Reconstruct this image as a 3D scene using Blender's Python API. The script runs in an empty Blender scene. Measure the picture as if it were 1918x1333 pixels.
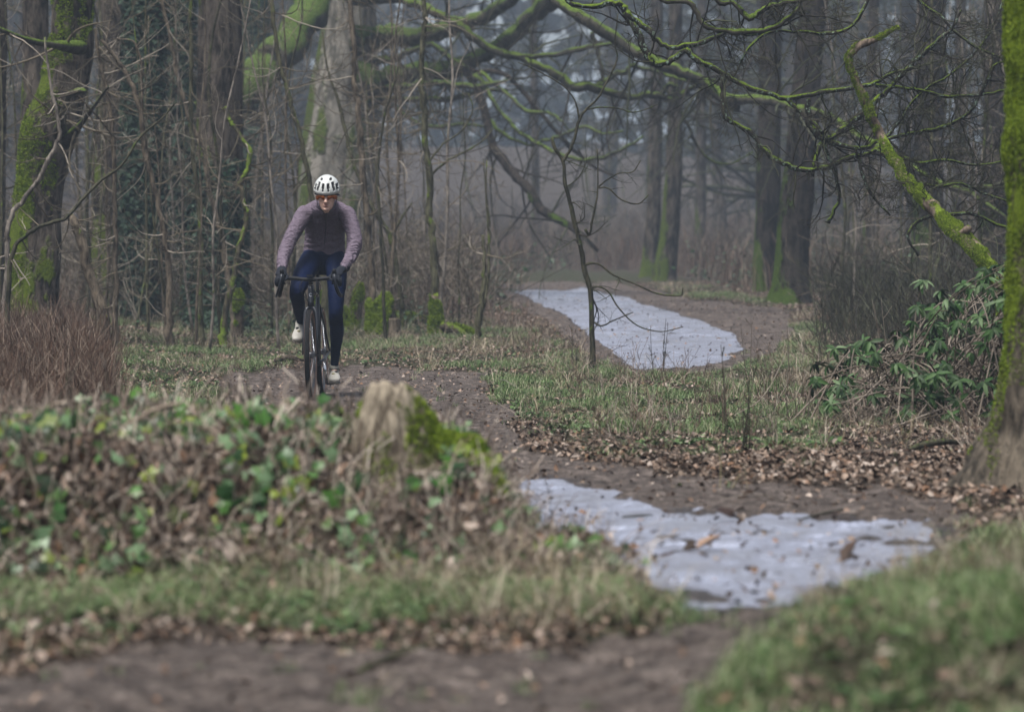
import bpy, math, random
import numpy as np
from mathutils import Vector, Matrix

# ------------------------------------------------------------------ camera, light, exposure
scene = bpy.context.scene
C = scene.collection
FPX = 7200.0      # focal length in pixels of the 1918 px wide photograph
CX, HY = 959.0, 480.0
CZ = 1.10         # eye height
cam_d = bpy.data.cameras.new("camera")
cam = bpy.data.objects.new("camera", cam_d)
C.objects.link(cam)
cam.location = (0, 0, CZ)
cam.rotation_euler = (math.radians(90), 0, 0)
cam_d.sensor_width = 36.0
cam_d.lens = 36.0 * FPX / 1918.0
cam_d.shift_y = -(666.5 - HY) / 1918.0
cam_d.clip_start = 0.1
cam_d.clip_end = 3000
cam_d.dof.use_dof = True
cam_d.dof.focus_distance = 29.9
cam_d.dof.aperture_fstop = 3.4
scene.camera = cam

world = bpy.data.worlds.new("World")
scene.world = world
world.use_nodes = True
wn = world.node_tree
bg = wn.nodes["Background"]
sky = wn.nodes.new("ShaderNodeTexSky")
sky.sky_type = 'NISHITA'
sky.sun_disc = False
SUN_EL, SUN_AZ = math.radians(66), math.radians(215)
sky.sun_elevation = SUN_EL
sky.sun_rotation = SUN_AZ
sky.air_density = 1.0
sky.dust_density = 4.0
sky.ozone_density = 1.0
hs = wn.nodes.new("ShaderNodeHueSaturation")          # thin overcast: paler than a clear sky
hs.inputs["Saturation"].default_value = 0.5
wn.links.new(sky.outputs[0], hs.inputs["Color"])
wn.links.new(hs.outputs[0], bg.inputs[0])
bg.inputs[1].default_value = 0.05

sun_d = bpy.data.lights.new("sun", 'SUN')
sun_d.energy = 1.5
sun_d.angle = math.radians(14)
sun_d.color = (1.0, 0.97, 0.93)
sun = bpy.data.objects.new("sun", sun_d)
C.objects.link(sun)
sd = Vector((math.sin(SUN_AZ) * math.cos(SUN_EL), math.cos(SUN_AZ) * math.cos(SUN_EL), math.sin(SUN_EL)))
sun.rotation_euler = (-sd).to_track_quat('-Z', 'Y').to_euler()
sun.location = (0, 0, 30)

scene.view_settings.view_transform = 'Standard'
scene.view_settings.look = 'None'
scene.view_settings.gamma = 1.0
scene.view_settings.exposure = 1.7
scene.render.engine = 'CYCLES'
cy = scene.cycles
cy.max_bounces = 4
cy.diffuse_bounces = 2
cy.glossy_bounces = 2
cy.transmission_bounces = 2
cy.transparent_max_bounces = 8
cy.volume_bounces = 0
cy.caustics_reflective = False
cy.caustics_refractive = False
cy.use_denoising = True
cy.denoiser = 'OPENIMAGEDENOISE'
cy.denoising_input_passes = 'RGB_ALBEDO_NORMAL'
cy.sample_clamp_indirect = 4.0

# ------------------------------------------------------------------ numpy helpers
rng = np.random.default_rng(7)
random.seed(7)

def _h(ix, iy, iz, s):
    n = (ix * 374761393 + iy * 668265263 + iz * 2147483647 + s * 1274126177).astype(np.int64)
    n = (n ^ (n >> 13)) * 1274126177
    n = n ^ (n >> 16)
    return (n & 0xffffff).astype(np.float64) / 0xffffff

def vnoise(x, y, z=0.0, s=0):
    x, y, z = np.broadcast_arrays(np.asarray(x, float), np.asarray(y, float), np.asarray(z, float))
    xi = np.floor(x).astype(np.int64); yi = np.floor(y).astype(np.int64); zi = np.floor(z).astype(np.int64)
    xf = x - xi; yf = y - yi; zf = z - zi
    u = xf * xf * (3 - 2 * xf); v = yf * yf * (3 - 2 * yf); w = zf * zf * (3 - 2 * zf)
    r = 0
    for dx in (0, 1):
        for dy in (0, 1):
            for dz in (0, 1):
                r = r + _h(xi + dx, yi + dy, zi + dz, s) * (u if dx else 1 - u) * (v if dy else 1 - v) * (w if dz else 1 - w)
    return r * 2 - 1

def fbm(x, y, z=0.0, s=0, o=3):
    r = 0; a = 1.0; f = 1.0
    for k in range(o):
        r = r + a * vnoise(np.asarray(x) * f, np.asarray(y) * f, np.asarray(z) * f, s + k * 17)
        a *= 0.5; f *= 2.03
    return r

def sstep(a, b, x):
    t = np.clip((x - a) / (b - a), 0, 1)
    return t * t * (3 - 2 * t)

def inpoly(u, v, poly):
    u = np.asarray(u, float); v = np.asarray(v, float)
    r = np.zeros(u.shape, bool)
    n = len(poly)
    for i in range(n):
        x1, y1 = poly[i]; x2, y2 = poly[(i + 1) % n]
        if y1 == y2: continue
        c = ((y1 > v) != (y2 > v)) & (u < (x2 - x1) * (v - y1) / (y2 - y1) + x1)
        r ^= c
    return r

def P(px, py, d):
    return Vector(((px - CX) / FPX * d, d, CZ - (py - HY) / FPX * d))

class MB:
    """collects geometry; build() links it as one mesh object"""
    def __init__(self):
        self.v = []; self.q = []; self.t = []; self.n = 0; self.att = []; self.qm = []; self.tm = []
    def add(self, V, Q=None, T=None, att=None, mi=0):
        V = np.asarray(V, float).reshape(-1, 3)
        self.v.append(V)
        if Q is not None and len(Q):
            Q = np.asarray(Q, np.int64).reshape(-1, 4); self.q.append(Q + self.n); self.qm.append(np.full(len(Q), mi))
        if T is not None and len(T):
            T = np.asarray(T, np.int64).reshape(-1, 3); self.t.append(T + self.n); self.tm.append(np.full(len(T), mi))
        self.att.append(np.zeros(len(V)) if att is None else np.broadcast_to(np.asarray(att, float), (len(V),)))
        self.n += len(V)
    def arrays(self):
        V = np.concatenate(self.v) if self.v else np.zeros((0, 3))
        Q = np.concatenate(self.q) if self.q else np.zeros((0, 4), np.int64)
        T = np.concatenate(self.t) if self.t else np.zeros((0, 3), np.int64)
        return V, Q, T
    def build(self, name, mats, parent=None, smooth=True, att=None, link=True):
        V, Q, T = self.arrays()
        qm = np.concatenate(self.qm) if self.qm else np.zeros(0)
        tm = np.concatenate(self.tm) if self.tm else np.zeros(0)
        me = bpy.data.meshes.new(name)
        me.vertices.add(len(V))
        loops = np.concatenate([Q.ravel(), T.ravel()]).astype(np.int32)
        me.loops.add(len(loops))
        me.polygons.add(len(Q) + len(T))
        off = Vector((0, 0, 0))
        o = bpy.data.objects.new(name, me)
        if parent is not None:
            o.parent = parent
            off = root_off.get(parent.name, Vector((0, 0, 0)))
            root_off[o.name] = off
        me.vertices.foreach_set("co", (V - np.array(off)).astype(np.float32).ravel())
        me.loops.foreach_set("vertex_index", loops)
        st = np.concatenate([np.arange(len(Q)) * 4, len(Q) * 4 + np.arange(len(T)) * 3]).astype(np.int32)
        me.polygons.foreach_set("loop_start", st)
        me.polygons.foreach_set("material_index", np.concatenate([qm, tm]).astype(np.int32))
        me.polygons.foreach_set("use_smooth", np.full(len(st), bool(smooth)))
        if att:
            a = me.attributes.new(att, 'FLOAT', 'POINT')
            a.data.foreach_set("value", np.concatenate(self.att).astype(np.float32))
        for m in (mats if isinstance(mats, (list, tuple)) else [mats]):
            me.materials.append(m)
        me.update(calc_edges=True)
        me.validate()
        C.objects.link(o)
        return o

root_off = {}
def tag(o, label=None, cat=None, group=None, kind=None):
    if label: o["label"] = label
    if cat: o["category"] = cat
    if group: o["group"] = group
    if kind: o["kind"] = kind
    return o
def thing(name, loc, label, cat, group=None):
    o = bpy.data.objects.new(name, None)
    C.objects.link(o)
    o.location = Vector(loc)
    o.empty_display_size = 0.2
    root_off[o.name] = Vector(loc)
    return tag(o, label, cat, group)
def copy_thing(src, loc, rz=0, sc=1.0, label=None, group=None):
    r = src.copy(); C.objects.link(r)
    r.location = loc; r.rotation_euler = (0, 0, rz); r.scale = (sc, sc, sc)
    if label: r["label"] = label
    if group: r["group"] = group
    for ch in list(src.children):
        c = ch.copy(); C.objects.link(c); c.parent = r
        for g in list(ch.children):
            d = g.copy(); C.objects.link(d); d.parent = c
    return r

def catmull(pts, n=4):
    pts = np.asarray(pts, float)
    if len(pts) < 3: 
        t = np.linspace(0, 1, n + 1)[:, None]
        return pts[0] * (1 - t) + pts[-1] * t
    P0 = np.vstack([2 * pts[0] - pts[1], pts, 2 * pts[-1] - pts[-2]])
    out = []
    for i in range(1, len(P0) - 2):
        a, b, c, d = P0[i - 1], P0[i], P0[i + 1], P0[i + 2]
        for k in range(n):
            t = k / n
            out.append(0.5 * (2 * b + (c - a) * t + (2 * a - 5 * b + 4 * c - d) * t * t + (3 * b - a - 3 * c + d) * t ** 3))
    out.append(pts[-1])
    return np.array(out)

def tube(mb, pts, rad, sides=6, rough=0.0, seed=0, cap=True, flute=0.0, att=None, rscale=8.0):
    pts = np.asarray(pts, float); n = len(pts)
    rad = np.broadcast_to(np.asarray(rad, float), (n,)).copy()
    T = np.gradient(pts, axis=0)
    T /= (np.linalg.norm(T, axis=1, keepdims=True) + 1e-12)
    t0 = T[0]
    ref = np.array([1.0, 0, 0]) if abs(t0[0]) < 0.8 else np.array([0, 1.0, 0])
    N = np.cross(t0, ref); N /= np.linalg.norm(N)
    Ns = np.empty((n, 3))
    for i in range(n):
        N = N - T[i] * np.dot(N, T[i]); N = N / (np.linalg.norm(N) + 1e-12); Ns[i] = N
    B = np.cross(T, Ns)
    a = np.arange(sides) * 2 * np.pi / sides
    ca, sa = np.cos(a), np.sin(a)
    R = np.broadcast_to(rad[:, None], (n, sides)).copy()
    dirs = Ns[:, None, :] * ca[None, :, None] + B[:, None, :] * sa[None, :, None]
    if rough or flute:
        q = pts[:, None, :] + dirs * rad[:, None, None]
        if rough:
            R *= 1 + rough * fbm(q[..., 0] * rscale, q[..., 1] * rscale, q[..., 2] * rscale * 0.6, seed, 3)
        if flute:
            R *= 1 + flute * np.cos(3 * a[None, :] + 1.3 * seed + pts[:, 2:3] * 0.5) * 0.6 + flute * np.cos(5 * a[None, :] + seed) * 0.4
    V = pts[:, None, :] + dirs * R[..., None]
    idx = np.arange(n * sides).reshape(n, sides)
    nx = np.roll(idx, -1, axis=1)
    Q = np.stack([idx[:-1], nx[:-1], nx[1:], idx[1:]], -1).reshape(-1, 4)
    V = V.reshape(-1, 3)
    Tr = []
    if cap:
        V = np.vstack([V, pts[:1], pts[-1:]])
        c0, c1 = n * sides, n * sides + 1
        for k in range(sides):
            Tr.append((c0, nx[0, k], idx[0, k])); Tr.append((c1, idx[-1, k], nx[-1, k]))
    mb.add(V, Q, Tr, att=att)
    return V

def grow(mb, p, d, length, r, lv, rnd, curl=0.35, up=0.0, kids=3, ratio=0.55, sides=4, att=0.0, spread=0.9, seg=None, rmin=0.0012):
    """a wandering twig with forks"""
    n = max(4, int(length / (seg or max(0.035, length / 9))))
    n = min(n, 12)
    st = length / n
    pts = [p]; cur = np.array(p, float); d = np.array(d, float); d /= np.linalg.norm(d)
    bend = rnd.normal(0, curl, 3)
    for i in range(n):
        bend = bend * 0.6 + rnd.normal(0, curl, 3) * 0.6
        d = d + bend * 0.45 + np.array([0, 0, up])
        d /= np.linalg.norm(d)
        cur = cur + d * st
        pts.append(cur.copy())
    pts = np.array(pts)
    rad = np.maximum(r * np.linspace(1, 0.35, n + 1), rmin)
    tube(mb, pts, rad, sides=sides, att=att, cap=False)
    if lv > 0:
        for k in range(kids):
            t = rnd.uniform(0.15, 0.95)
            i = min(n - 1, int(t * n))
            f = pts[i + 1] - pts[i]; f /= np.linalg.norm(f)
            s = rnd.normal(0, 1, 3); s -= f * np.dot(s, f); s /= np.linalg.norm(s)
            nd = f + s * rnd.uniform(0.5, 1.3) * spread
            grow(mb, pts[i], nd, length * ratio * rnd.uniform(0.6, 1.2) * (1 - 0.4 * t), max(rad[i] * 0.62, rmin), lv - 1, rnd, curl, up, kids, ratio, max(3, sides - 1), att, spread, seg, rmin)

def limb(mb, tr, sub=4, sides=8, rough=0.12, jit=0.0, seed=0, flute=0.0, ext=None):
    """trace: list of (px, py, distance, radius in px) -> tapered tube; returns points and radii"""
    pts = []; rr = []
    for (x, y, d, r) in tr:
        pts.append(P(x, y, d)); rr.append(r * d / FPX)
    A = np.column_stack([np.array([list(p) for p in pts]), rr])
    A = catmull(A, sub)
    pts = A[:, :3].copy(); rad = np.maximum(A[:, 3], 0.002)
    if jit:
        r2 = np.random.default_rng(seed + 5)
        j = r2.normal(0, 1, pts.shape) * rad[:, None] * jit
        j[0] = 0
        pts += j
    tube(mb, pts, rad, sides=sides, rough=rough, seed=seed, flute=flute, rscale=min(14.0, 0.9 / max(0.03, rad.max())))
    return pts, rad

def sprout(mb, pts, rad, n, ln, rnd, lv=2, curl=0.35, up=0.0, kids=3, rr=0.35, lo=0.1, hi=1.0, spread=0.9, side=None, rmin=0.0015, rmax=0.02, ratio=0.55):
    """twigs along a traced limb"""
    m = len(pts)
    for k in range(n):
        t = rnd.uniform(lo, hi)
        i = min(m - 2, int(t * (m - 1)))
        f = pts[i + 1] - pts[i]; f = f / (np.linalg.norm(f) + 1e-9)
        s = rnd.normal(0, 1, 3); s[1] *= 0.7
        if side is not None: s = s + np.array(side)
        s -= f * np.dot(s, f); s /= np.linalg.norm(s)
        d = f * rnd.uniform(0.0, 0.8) + s
        grow(mb, pts[i], d, ln * rnd.uniform(0.5, 1.4), min(rmax, max(rad[i] * rr, rmin)), lv, rnd, curl, up, kids, ratio, 4, spread=spread, rmin=rmin)

def rotmats(n, rnd, tilt=None, full=False):
    if full:
        q = rnd.normal(0, 1, (n, 4)); q /= np.linalg.norm(q, axis=1, keepdims=True)
        w, x, y, z = q.T
        return np.stack([np.stack([1 - 2 * (y * y + z * z), 2 * (x * y - z * w), 2 * (x * z + y * w)], -1),
                         np.stack([2 * (x * y + z * w), 1 - 2 * (x * x + z * z), 2 * (y * z - x * w)], -1),
                         np.stack([2 * (x * z - y * w), 2 * (y * z + x * w), 1 - 2 * (x * x + y * y)], -1)], -2)
    a = rnd.uniform(0, 2 * np.pi, n); c, s = np.cos(a), np.sin(a); o = np.ones(n); z = np.zeros(n)
    Rz = np.stack([np.stack([c, -s, z], -1), np.stack([s, c, z], -1), np.stack([z, z, o], -1)], -2)
    if tilt:
        t = rnd.normal(0, tilt, n); c, s = np.cos(t), np.sin(t)
        Rx = np.stack([np.stack([o, z, z], -1), np.stack([z, c, -s], -1), np.stack([z, s, c], -1)], -2)
        a = rnd.uniform(0, 2 * np.pi, n); c, s = np.cos(a), np.sin(a)
        Rb = np.stack([np.stack([c, -s, z], -1), np.stack([s, c, z], -1), np.stack([z, z, o], -1)], -2)
        return Rz @ Rx @ Rb
    return Rz

def scatter(mb, tpl, pos, R, sc):
    """copies of a template (V, Q, T) into mb"""
    V, Q, T = tpl
    n = len(pos)
    if n == 0: return
    sc = np.broadcast_to(np.asarray(sc, float).reshape(-1, 1, 1) if np.ndim(sc) else sc, (n, 1, 1))
    W = np.einsum('nij,vj->nvi', R, V) * sc + np.asarray(pos)[:, None, :]
    o = (np.arange(n) * len(V))[:, None, None]
    Q2 = (Q[None] + o).reshape(-1, 4) if len(Q) else None
    T2 = (T[None] + o).reshape(-1, 3) if len(T) else None
    mb.add(W.reshape(-1, 3), Q2, T2)

def blades(n, h, spread, lean, w, rnd, hv=0.4):
    mb = MB()
    for k in range(n):
        a = rnd.uniform(0, 2 * np.pi); b = rnd.uniform(0, 2 * np.pi)
        base = np.array([math.cos(a), math.sin(a), 0]) * spread * math.sqrt(rnd.uniform(0, 1))
        H = h * rnd.uniform(1 - hv, 1 + hv)
        L = np.array([math.cos(b), math.sin(b), 0]) * lean * H * rnd.uniform(0.3, 1.4)
        sd = np.array([-math.sin(b), math.cos(b), 0]) * w * 0.5
        m = base + L * 0.3 + np.array([0, 0, H * 0.6]); t = base + L + np.array([0, 0, H * rnd.uniform(0.75, 1.0)])
        mb.add([base - sd, base + sd, m + sd * 0.8, m - sd * 0.8, t], [(0, 1, 2, 3)], [(3, 2, 4)])
    return mb.arrays()

def leaf_tpl(l=0.06, w=0.035, fold=0.25, curl=0.2):
    """oval leaf folded along the midrib, stalk at the origin, pointing +x"""
    xs = [0, 0.3, 0.7, 1.0]; ws = [0.08, 0.95, 0.75, 0.0]
    V = []
    for x, a in zip(xs, ws):
        zc = -curl * l * x * x
        V.append((x * l, 0, zc))
        V.append((x * l, a * w / 2, zc + fold * a * w / 2)); V.append((x * l, -a * w / 2, zc + fold * a * w / 2))
    Q = []
    for i in range(3):
        a = i * 3; b = a + 3
        Q.append((a, b, b + 1, a + 1)); Q.append((a, a + 2, b + 2, b))
    return np.array(V), np.array(Q), np.zeros((0, 3), np.int64)

def ivy_tpl(s=0.06):
    """lobed ivy leaf"""
    pr = [(0, 0), (-.15, .45), (.2, .42), (.35, .62), (.6, .25), (1.0, 0), (.6, -.25), (.35, -.62), (.2, -.42), (-.15, -.45)]
    V = [(0.25 * s, 0, 0.02 * s)] + [(x * s, y * s, -0.12 * s * (x * x + y * y * 1.5)) for x, y in pr]
    T = [(0, i, i + 1) for i in range(1, 10)] + [(0, 10, 1)]
    return np.array(V), np.zeros((0, 4), np.int64), np.array(T)

# ------------------------------------------------------------------ materials
def newmat(name):
    m = bpy.data.materials.new(name); m.use_nodes = True
    nt = m.node_tree
    return m, nt, nt.nodes["Principled BSDF"]
def N(nt, t, **kw):
    n = nt.nodes.new(t)
    for k, v in kw.items(): setattr(n, k, v)
    return n
def ramp(nt, cols, fac=None, interp='LINEAR'):
    r = N(nt, "ShaderNodeValToRGB"); cr = r.color_ramp; cr.interpolation = interp
    while len(cr.elements) < len(cols): cr.elements.new(0.5)
    for e, (p, c) in zip(cr.elements, cols):
        e.position = p; e.color = (*c, 1)
    if fac is not None: nt.links.new(fac, r.inputs[0])
    return r
def noise(nt, scale, detail=4, rough=0.6, vec=None, dist=0.0):
    n = N(nt, "ShaderNodeTexNoise"); n.inputs["Scale"].default_value = scale
    n.inputs["Detail"].default_value = detail; n.inputs["Roughness"].default_value = rough
    n.inputs["Distortion"].default_value = dist
    if vec is not None: nt.links.new(vec, n.inputs["Vector"])
    return n
def worldpos(nt, sc=(1, 1, 1)):
    g = N(nt, "ShaderNodeNewGeometry"); m = N(nt, "ShaderNodeMapping"); m.inputs["Scale"].default_value = sc
    nt.links.new(g.outputs["Position"], m.inputs["Vector"])
    return m.outputs[0]
def math_n(nt, op, a, b=None, clamp=False):
    n = N(nt, "ShaderNodeMath", operation=op); n.use_clamp = clamp
    for i, v in enumerate((a, b)):
        if v is None: continue
        if isinstance(v, (int, float)): n.inputs[i].default_value = v
        else: nt.links.new(v, n.inputs[i])
    return n.outputs[0]
def mixc(nt, fac, a, b):
    n = N(nt, "ShaderNodeMix", data_type='RGBA')
    for i, v in ((0, fac), (6, a), (7, b)):
        if isinstance(v, (int, float)): n.inputs[i].default_value = v
        elif isinstance(v, tuple): n.inputs[i].default_value = (*v, 1)
        else: nt.links.new(v, n.inputs[i])
    return n.outputs[2]
def bumpn(nt, h, strength, dist, bs):
    b = N(nt, "ShaderNodeBump"); b.inputs["Strength"].default_value = strength; b.inputs["Distance"].default_value = dist
    nt.links.new(h, b.inputs["Height"]); nt.links.new(b.outputs[0], bs.inputs["Normal"])

def bark(name, dark, light, moss=None, amount=0.5, top=0.6, scale=6.0, lichen=None, wet=0.75, bs_=0.02, left=0.0, low=None):
    """bark with moss growing on the upward (and west) sides in patches"""
    m, nt, b = newmat(name); L = nt.links
    v = worldpos(nt, (1, 1, 0.28))
    n1 = noise(nt, scale * 2.2, 6, 0.7, v, 0.3)
    n2 = noise(nt, scale * 0.35, 3, 0.6, worldpos(nt))
    h = math_n(nt, 'ADD', math_n(nt, 'MULTIPLY', n1.outputs[0], 0.7), math_n(nt, 'MULTIPLY', n2.outputs[0], 0.3))
    col = ramp(nt, [(0.42, dark), (0.58, light)], h).outputs[0]
    height = n1.outputs[0]
    if lichen:
        n4 = noise(nt, scale * 3.5, 3, 0.6, worldpos(nt))
        lf = ramp(nt, [(0.56, (0, 0, 0)), (0.63, (1, 1, 1))], n4.outputs[0]).outputs[0]
        col = mixc(nt, lf, col, lichen)
    if moss:
        g = N(nt, "ShaderNodeNewGeometry"); sp = N(nt, "ShaderNodeSeparateXYZ"); L.new(g.outputs["Normal"], sp.inputs[0])
        n3 = noise(nt, scale * 0.5, 5, 0.65, worldpos(nt, (1, 1, 0.5)))
        f = math_n(nt, 'MULTIPLY', sp.outputs[2], top)
        if left: f = math_n(nt, 'ADD', f, math_n(nt, 'MULTIPLY', sp.outputs[0], -left))
        f = math_n(nt, 'ADD', f, math_n(nt, 'MULTIPLY', math_n(nt, 'SUBTRACT', n3.outputs[0], 0.5), 4.4))
        if low:
            gp = N(nt, "ShaderNodeNewGeometry"); s2 = N(nt, "ShaderNodeSeparateXYZ"); L.new(gp.outputs["Position"], s2.inputs[0])
            f = math_n(nt, 'ADD', f, math_n(nt, 'MULTIPLY', math_n(nt, 'SUBTRACT', low[0], s2.outputs[2]), low[1]))
        f = math_n(nt, 'ADD', f, amount - 0.5)
        mf = ramp(nt, [(0.15, (0, 0, 0)), (0.45, (1, 1, 1))], f).outputs[0]
        nm = noise(nt, scale * 9, 4, 0.7, worldpos(nt))
        d = tuple(c * 0.35 for c in moss)
        mc = ramp(nt, [(0.35, d), (0.5, moss), (0.68, (moss[0] * 1.5, moss[1] * 1.3, moss[2] * 1.2))], nm.outputs[0]).outputs[0]
        col = mixc(nt, mf, col, mc)
        height = math_n(nt, 'ADD', n1.outputs[0], math_n(nt, 'MULTIPLY', math_n(nt, 'ADD', nm.outputs[0], 0.5), mf))
    L.new(col, b.inputs["Base Color"])
    b.inputs["Roughness"].default_value = wet
    b.inputs["Specular IOR Level"].default_value = 0.08
    bumpn(nt, height, 1.0, bs_, b)
    return m

def islandmat(name, cols, rough=0.6, spec=0.4, trans=0.0, sc=None, pos=None):
    """every loose piece (leaf, blade) gets its own shade out of cols"""
    m, nt, b = newmat(name); L = nt.links
    g = N(nt, "ShaderNodeNewGeometry")
    f = g.outputs["Random Per Island"]
    r = ramp(nt, [((i + 0.5) / len(cols), c) for i, c in enumerate(cols)], f)
    col = r.outputs[0]
    if sc:
        n = noise(nt, sc, 3, 0.6, worldpos(nt))
        col = mixc(nt, ramp(nt, [(0.35, (0, 0, 0)), (0.65, (1, 1, 1))], n.outputs[0]).outputs[0], col, pos or cols[0])
    L.new(col, b.inputs["Base Color"])
    b.inputs["Roughness"].default_value = rough
    b.inputs["Specular IOR Level"].default_value = spec * .45
    if trans:
        t = N(nt, "ShaderNodeBsdfTranslucent"); L.new(col, t.inputs[0])
        mx = N(nt, "ShaderNodeMixShader"); mx.inputs[0].default_value = trans
        L.new(b.outputs[0], mx.inputs[1]); L.new(t.outputs[0], mx.inputs[2])
        L.new(mx.outputs[0], nt.nodes["Material Output"].inputs[0])
    return m

def plain(name, c, rough=0.5, metal=0.0, spec=0.5, var=0.0, vs=20, bump=0.0):
    m, nt, b = newmat(name)
    b.inputs["Base Color"].default_value = (*c, 1)
    b.inputs["Roughness"].default_value = rough; b.inputs["Metallic"].default_value = metal
    b.inputs["Specular IOR Level"].default_value = spec
    if var:
        n = noise(nt, vs, 4, 0.6, worldpos(nt))
        r = ramp(nt, [(0.35, tuple(x * (1 - var) for x in c)), (0.65, tuple(min(1, x * (1 + var)) for x in c))], n.outputs[0])
        nt.links.new(r.outputs[0], b.inputs["Base Color"])
        if bump: bumpn(nt, n.outputs[0], 1.0, bump, b)
    return m
# ------------------------------------------------------------------ terrain
ZD = np.array([0, 30, 36, 42, 50, 60, 80, 110, 150, 200, 240, 900.0])
ZV = np.array([0, 0, .03, .10, .20, .38, .60, 1.0, 2.6, 6.0, 8.0, 8.0])
def zbase(y):
    # smoothed profile
    y = np.asarray(y, float)
    return (np.interp(y - 2, ZD, ZV) + np.interp(y, ZD, ZV) + np.interp(y + 2, ZD, ZV)) / 3
def uv_of(x, y):
    y = np.maximum(np.asarray(y, float), 1.0)
    return CX + FPX * np.asarray(x) / y, HY + FPX * (CZ - zbase(y)) / y

MUD1 = [(400, 705), (560, 690), (760, 690), (880, 700), (950, 760), (990, 850), (1200, 875), (1500, 905), (1800, 920), (1830, 1000), (1700, 1080), (1330, 1180), (1220, 1130), (1130, 1040), (980, 990), (930, 920), (860, 840), (700, 815), (430, 800)]
MUD2 = [(-400, 1290), (0, 1270), (350, 1180), (640, 1205), (900, 1225), (1300, 1185), (1500, 1120), (1580, 1110), (1460, 1230), (1330, 1350), (1250, 1700), (-400, 1700)]
MUD3 = [(930, 532), (1150, 527), (1300, 560), (1480, 585), (1480, 640), (1370, 695), (1180, 705), (1080, 650), (1030, 600), (950, 562)]
ICE1 = [(945, 898), (1000, 888), (1090, 905), (1200, 938), (1330, 953), (1480, 963), (1600, 970), (1740, 963), (1765, 985), (1735, 1035), (1640, 1075), (1450, 1150), (1340, 1165), (1270, 1125), (1190, 1060), (1100, 1000), (1000, 975), (940, 950)]
ICE2 = [(965, 546), (1000, 540), (1090, 540), (1180, 556), (1240, 578), (1300, 598), (1370, 620), (1395, 645), (1365, 668), (1290, 685), (1190, 690), (1130, 645), (1095, 612), (1075, 595), (1015, 570)]
GR = [[(180, 600), (440, 600), (640, 615), (930, 605), (1050, 640), (1110, 690), (1000, 700), (880, 690), (560, 685), (430, 700), (420, 800), (200, 800), (190, 680)],
      [(890, 690), (1120, 690), (1290, 685), (1420, 680), (1550, 760), (1580, 850), (1300, 850), (1080, 855), (980, 790)],
      [(-300, 1040), (600, 1070), (950, 1050), (1150, 1040), (1330, 1175), (1290, 1200), (900, 1200), (640, 1190), (350, 1160), (0, 1250), (-300, 1270)],
      [(1330, 1360), (1450, 1230), (1560, 1120), (1700, 1050), (1918, 990), (2300, 960), (2300, 1700), (1250, 1700)],
      [(900, 512), (1200, 508), (1400, 550), (1460, 580), (1300, 558), (1180, 534), (1000, 536), (920, 545)],
      [(1395, 610), (1560, 600), (1560, 700), (1400, 690), (1380, 660)]]
LIT = [(990, 835), (1300, 850), (1500, 845), (1880, 850), (1850, 935), (1500, 925), (1200, 890), (1000, 870)]

def soft(u, v, poly, amp, s, fx=0.02, fy=0.05, hard=False):
    """polygon test with a ragged edge; averages a few jittered tests"""
    j1 = fbm(u * fx, v * fy, 0, s, 4) * amp; j2 = fbm(u * fx + 31, v * fy + 7, 0, s + 3, 4) * amp * 0.35
    r = 0
    for dx, dy in ((-1, 0), (1, 0), (0, -.4), (0, .4), (0, 0)):
        r = r + inpoly(u + j1 + dx * amp * 0.4, v + j2 + dy * amp * 0.35, poly)
    return r / 5.0

def masks(x, y):
    u, v = uv_of(x, y)
    ice = np.maximum(soft(u, v, ICE1, 26, 1), soft(u, v, ICE2, 8, 2))
    mud = np.maximum(np.maximum(soft(u, v, MUD1, 22, 3), soft(u, v, MUD2, 30, 4)), soft(u, v, MUD3, 12, 5))
    gr = 0
    for i, g in enumerate(GR): gr = np.maximum(gr, soft(u, v, g, 22, 6 + i))
    return u, v, ice, mud, gr

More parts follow.
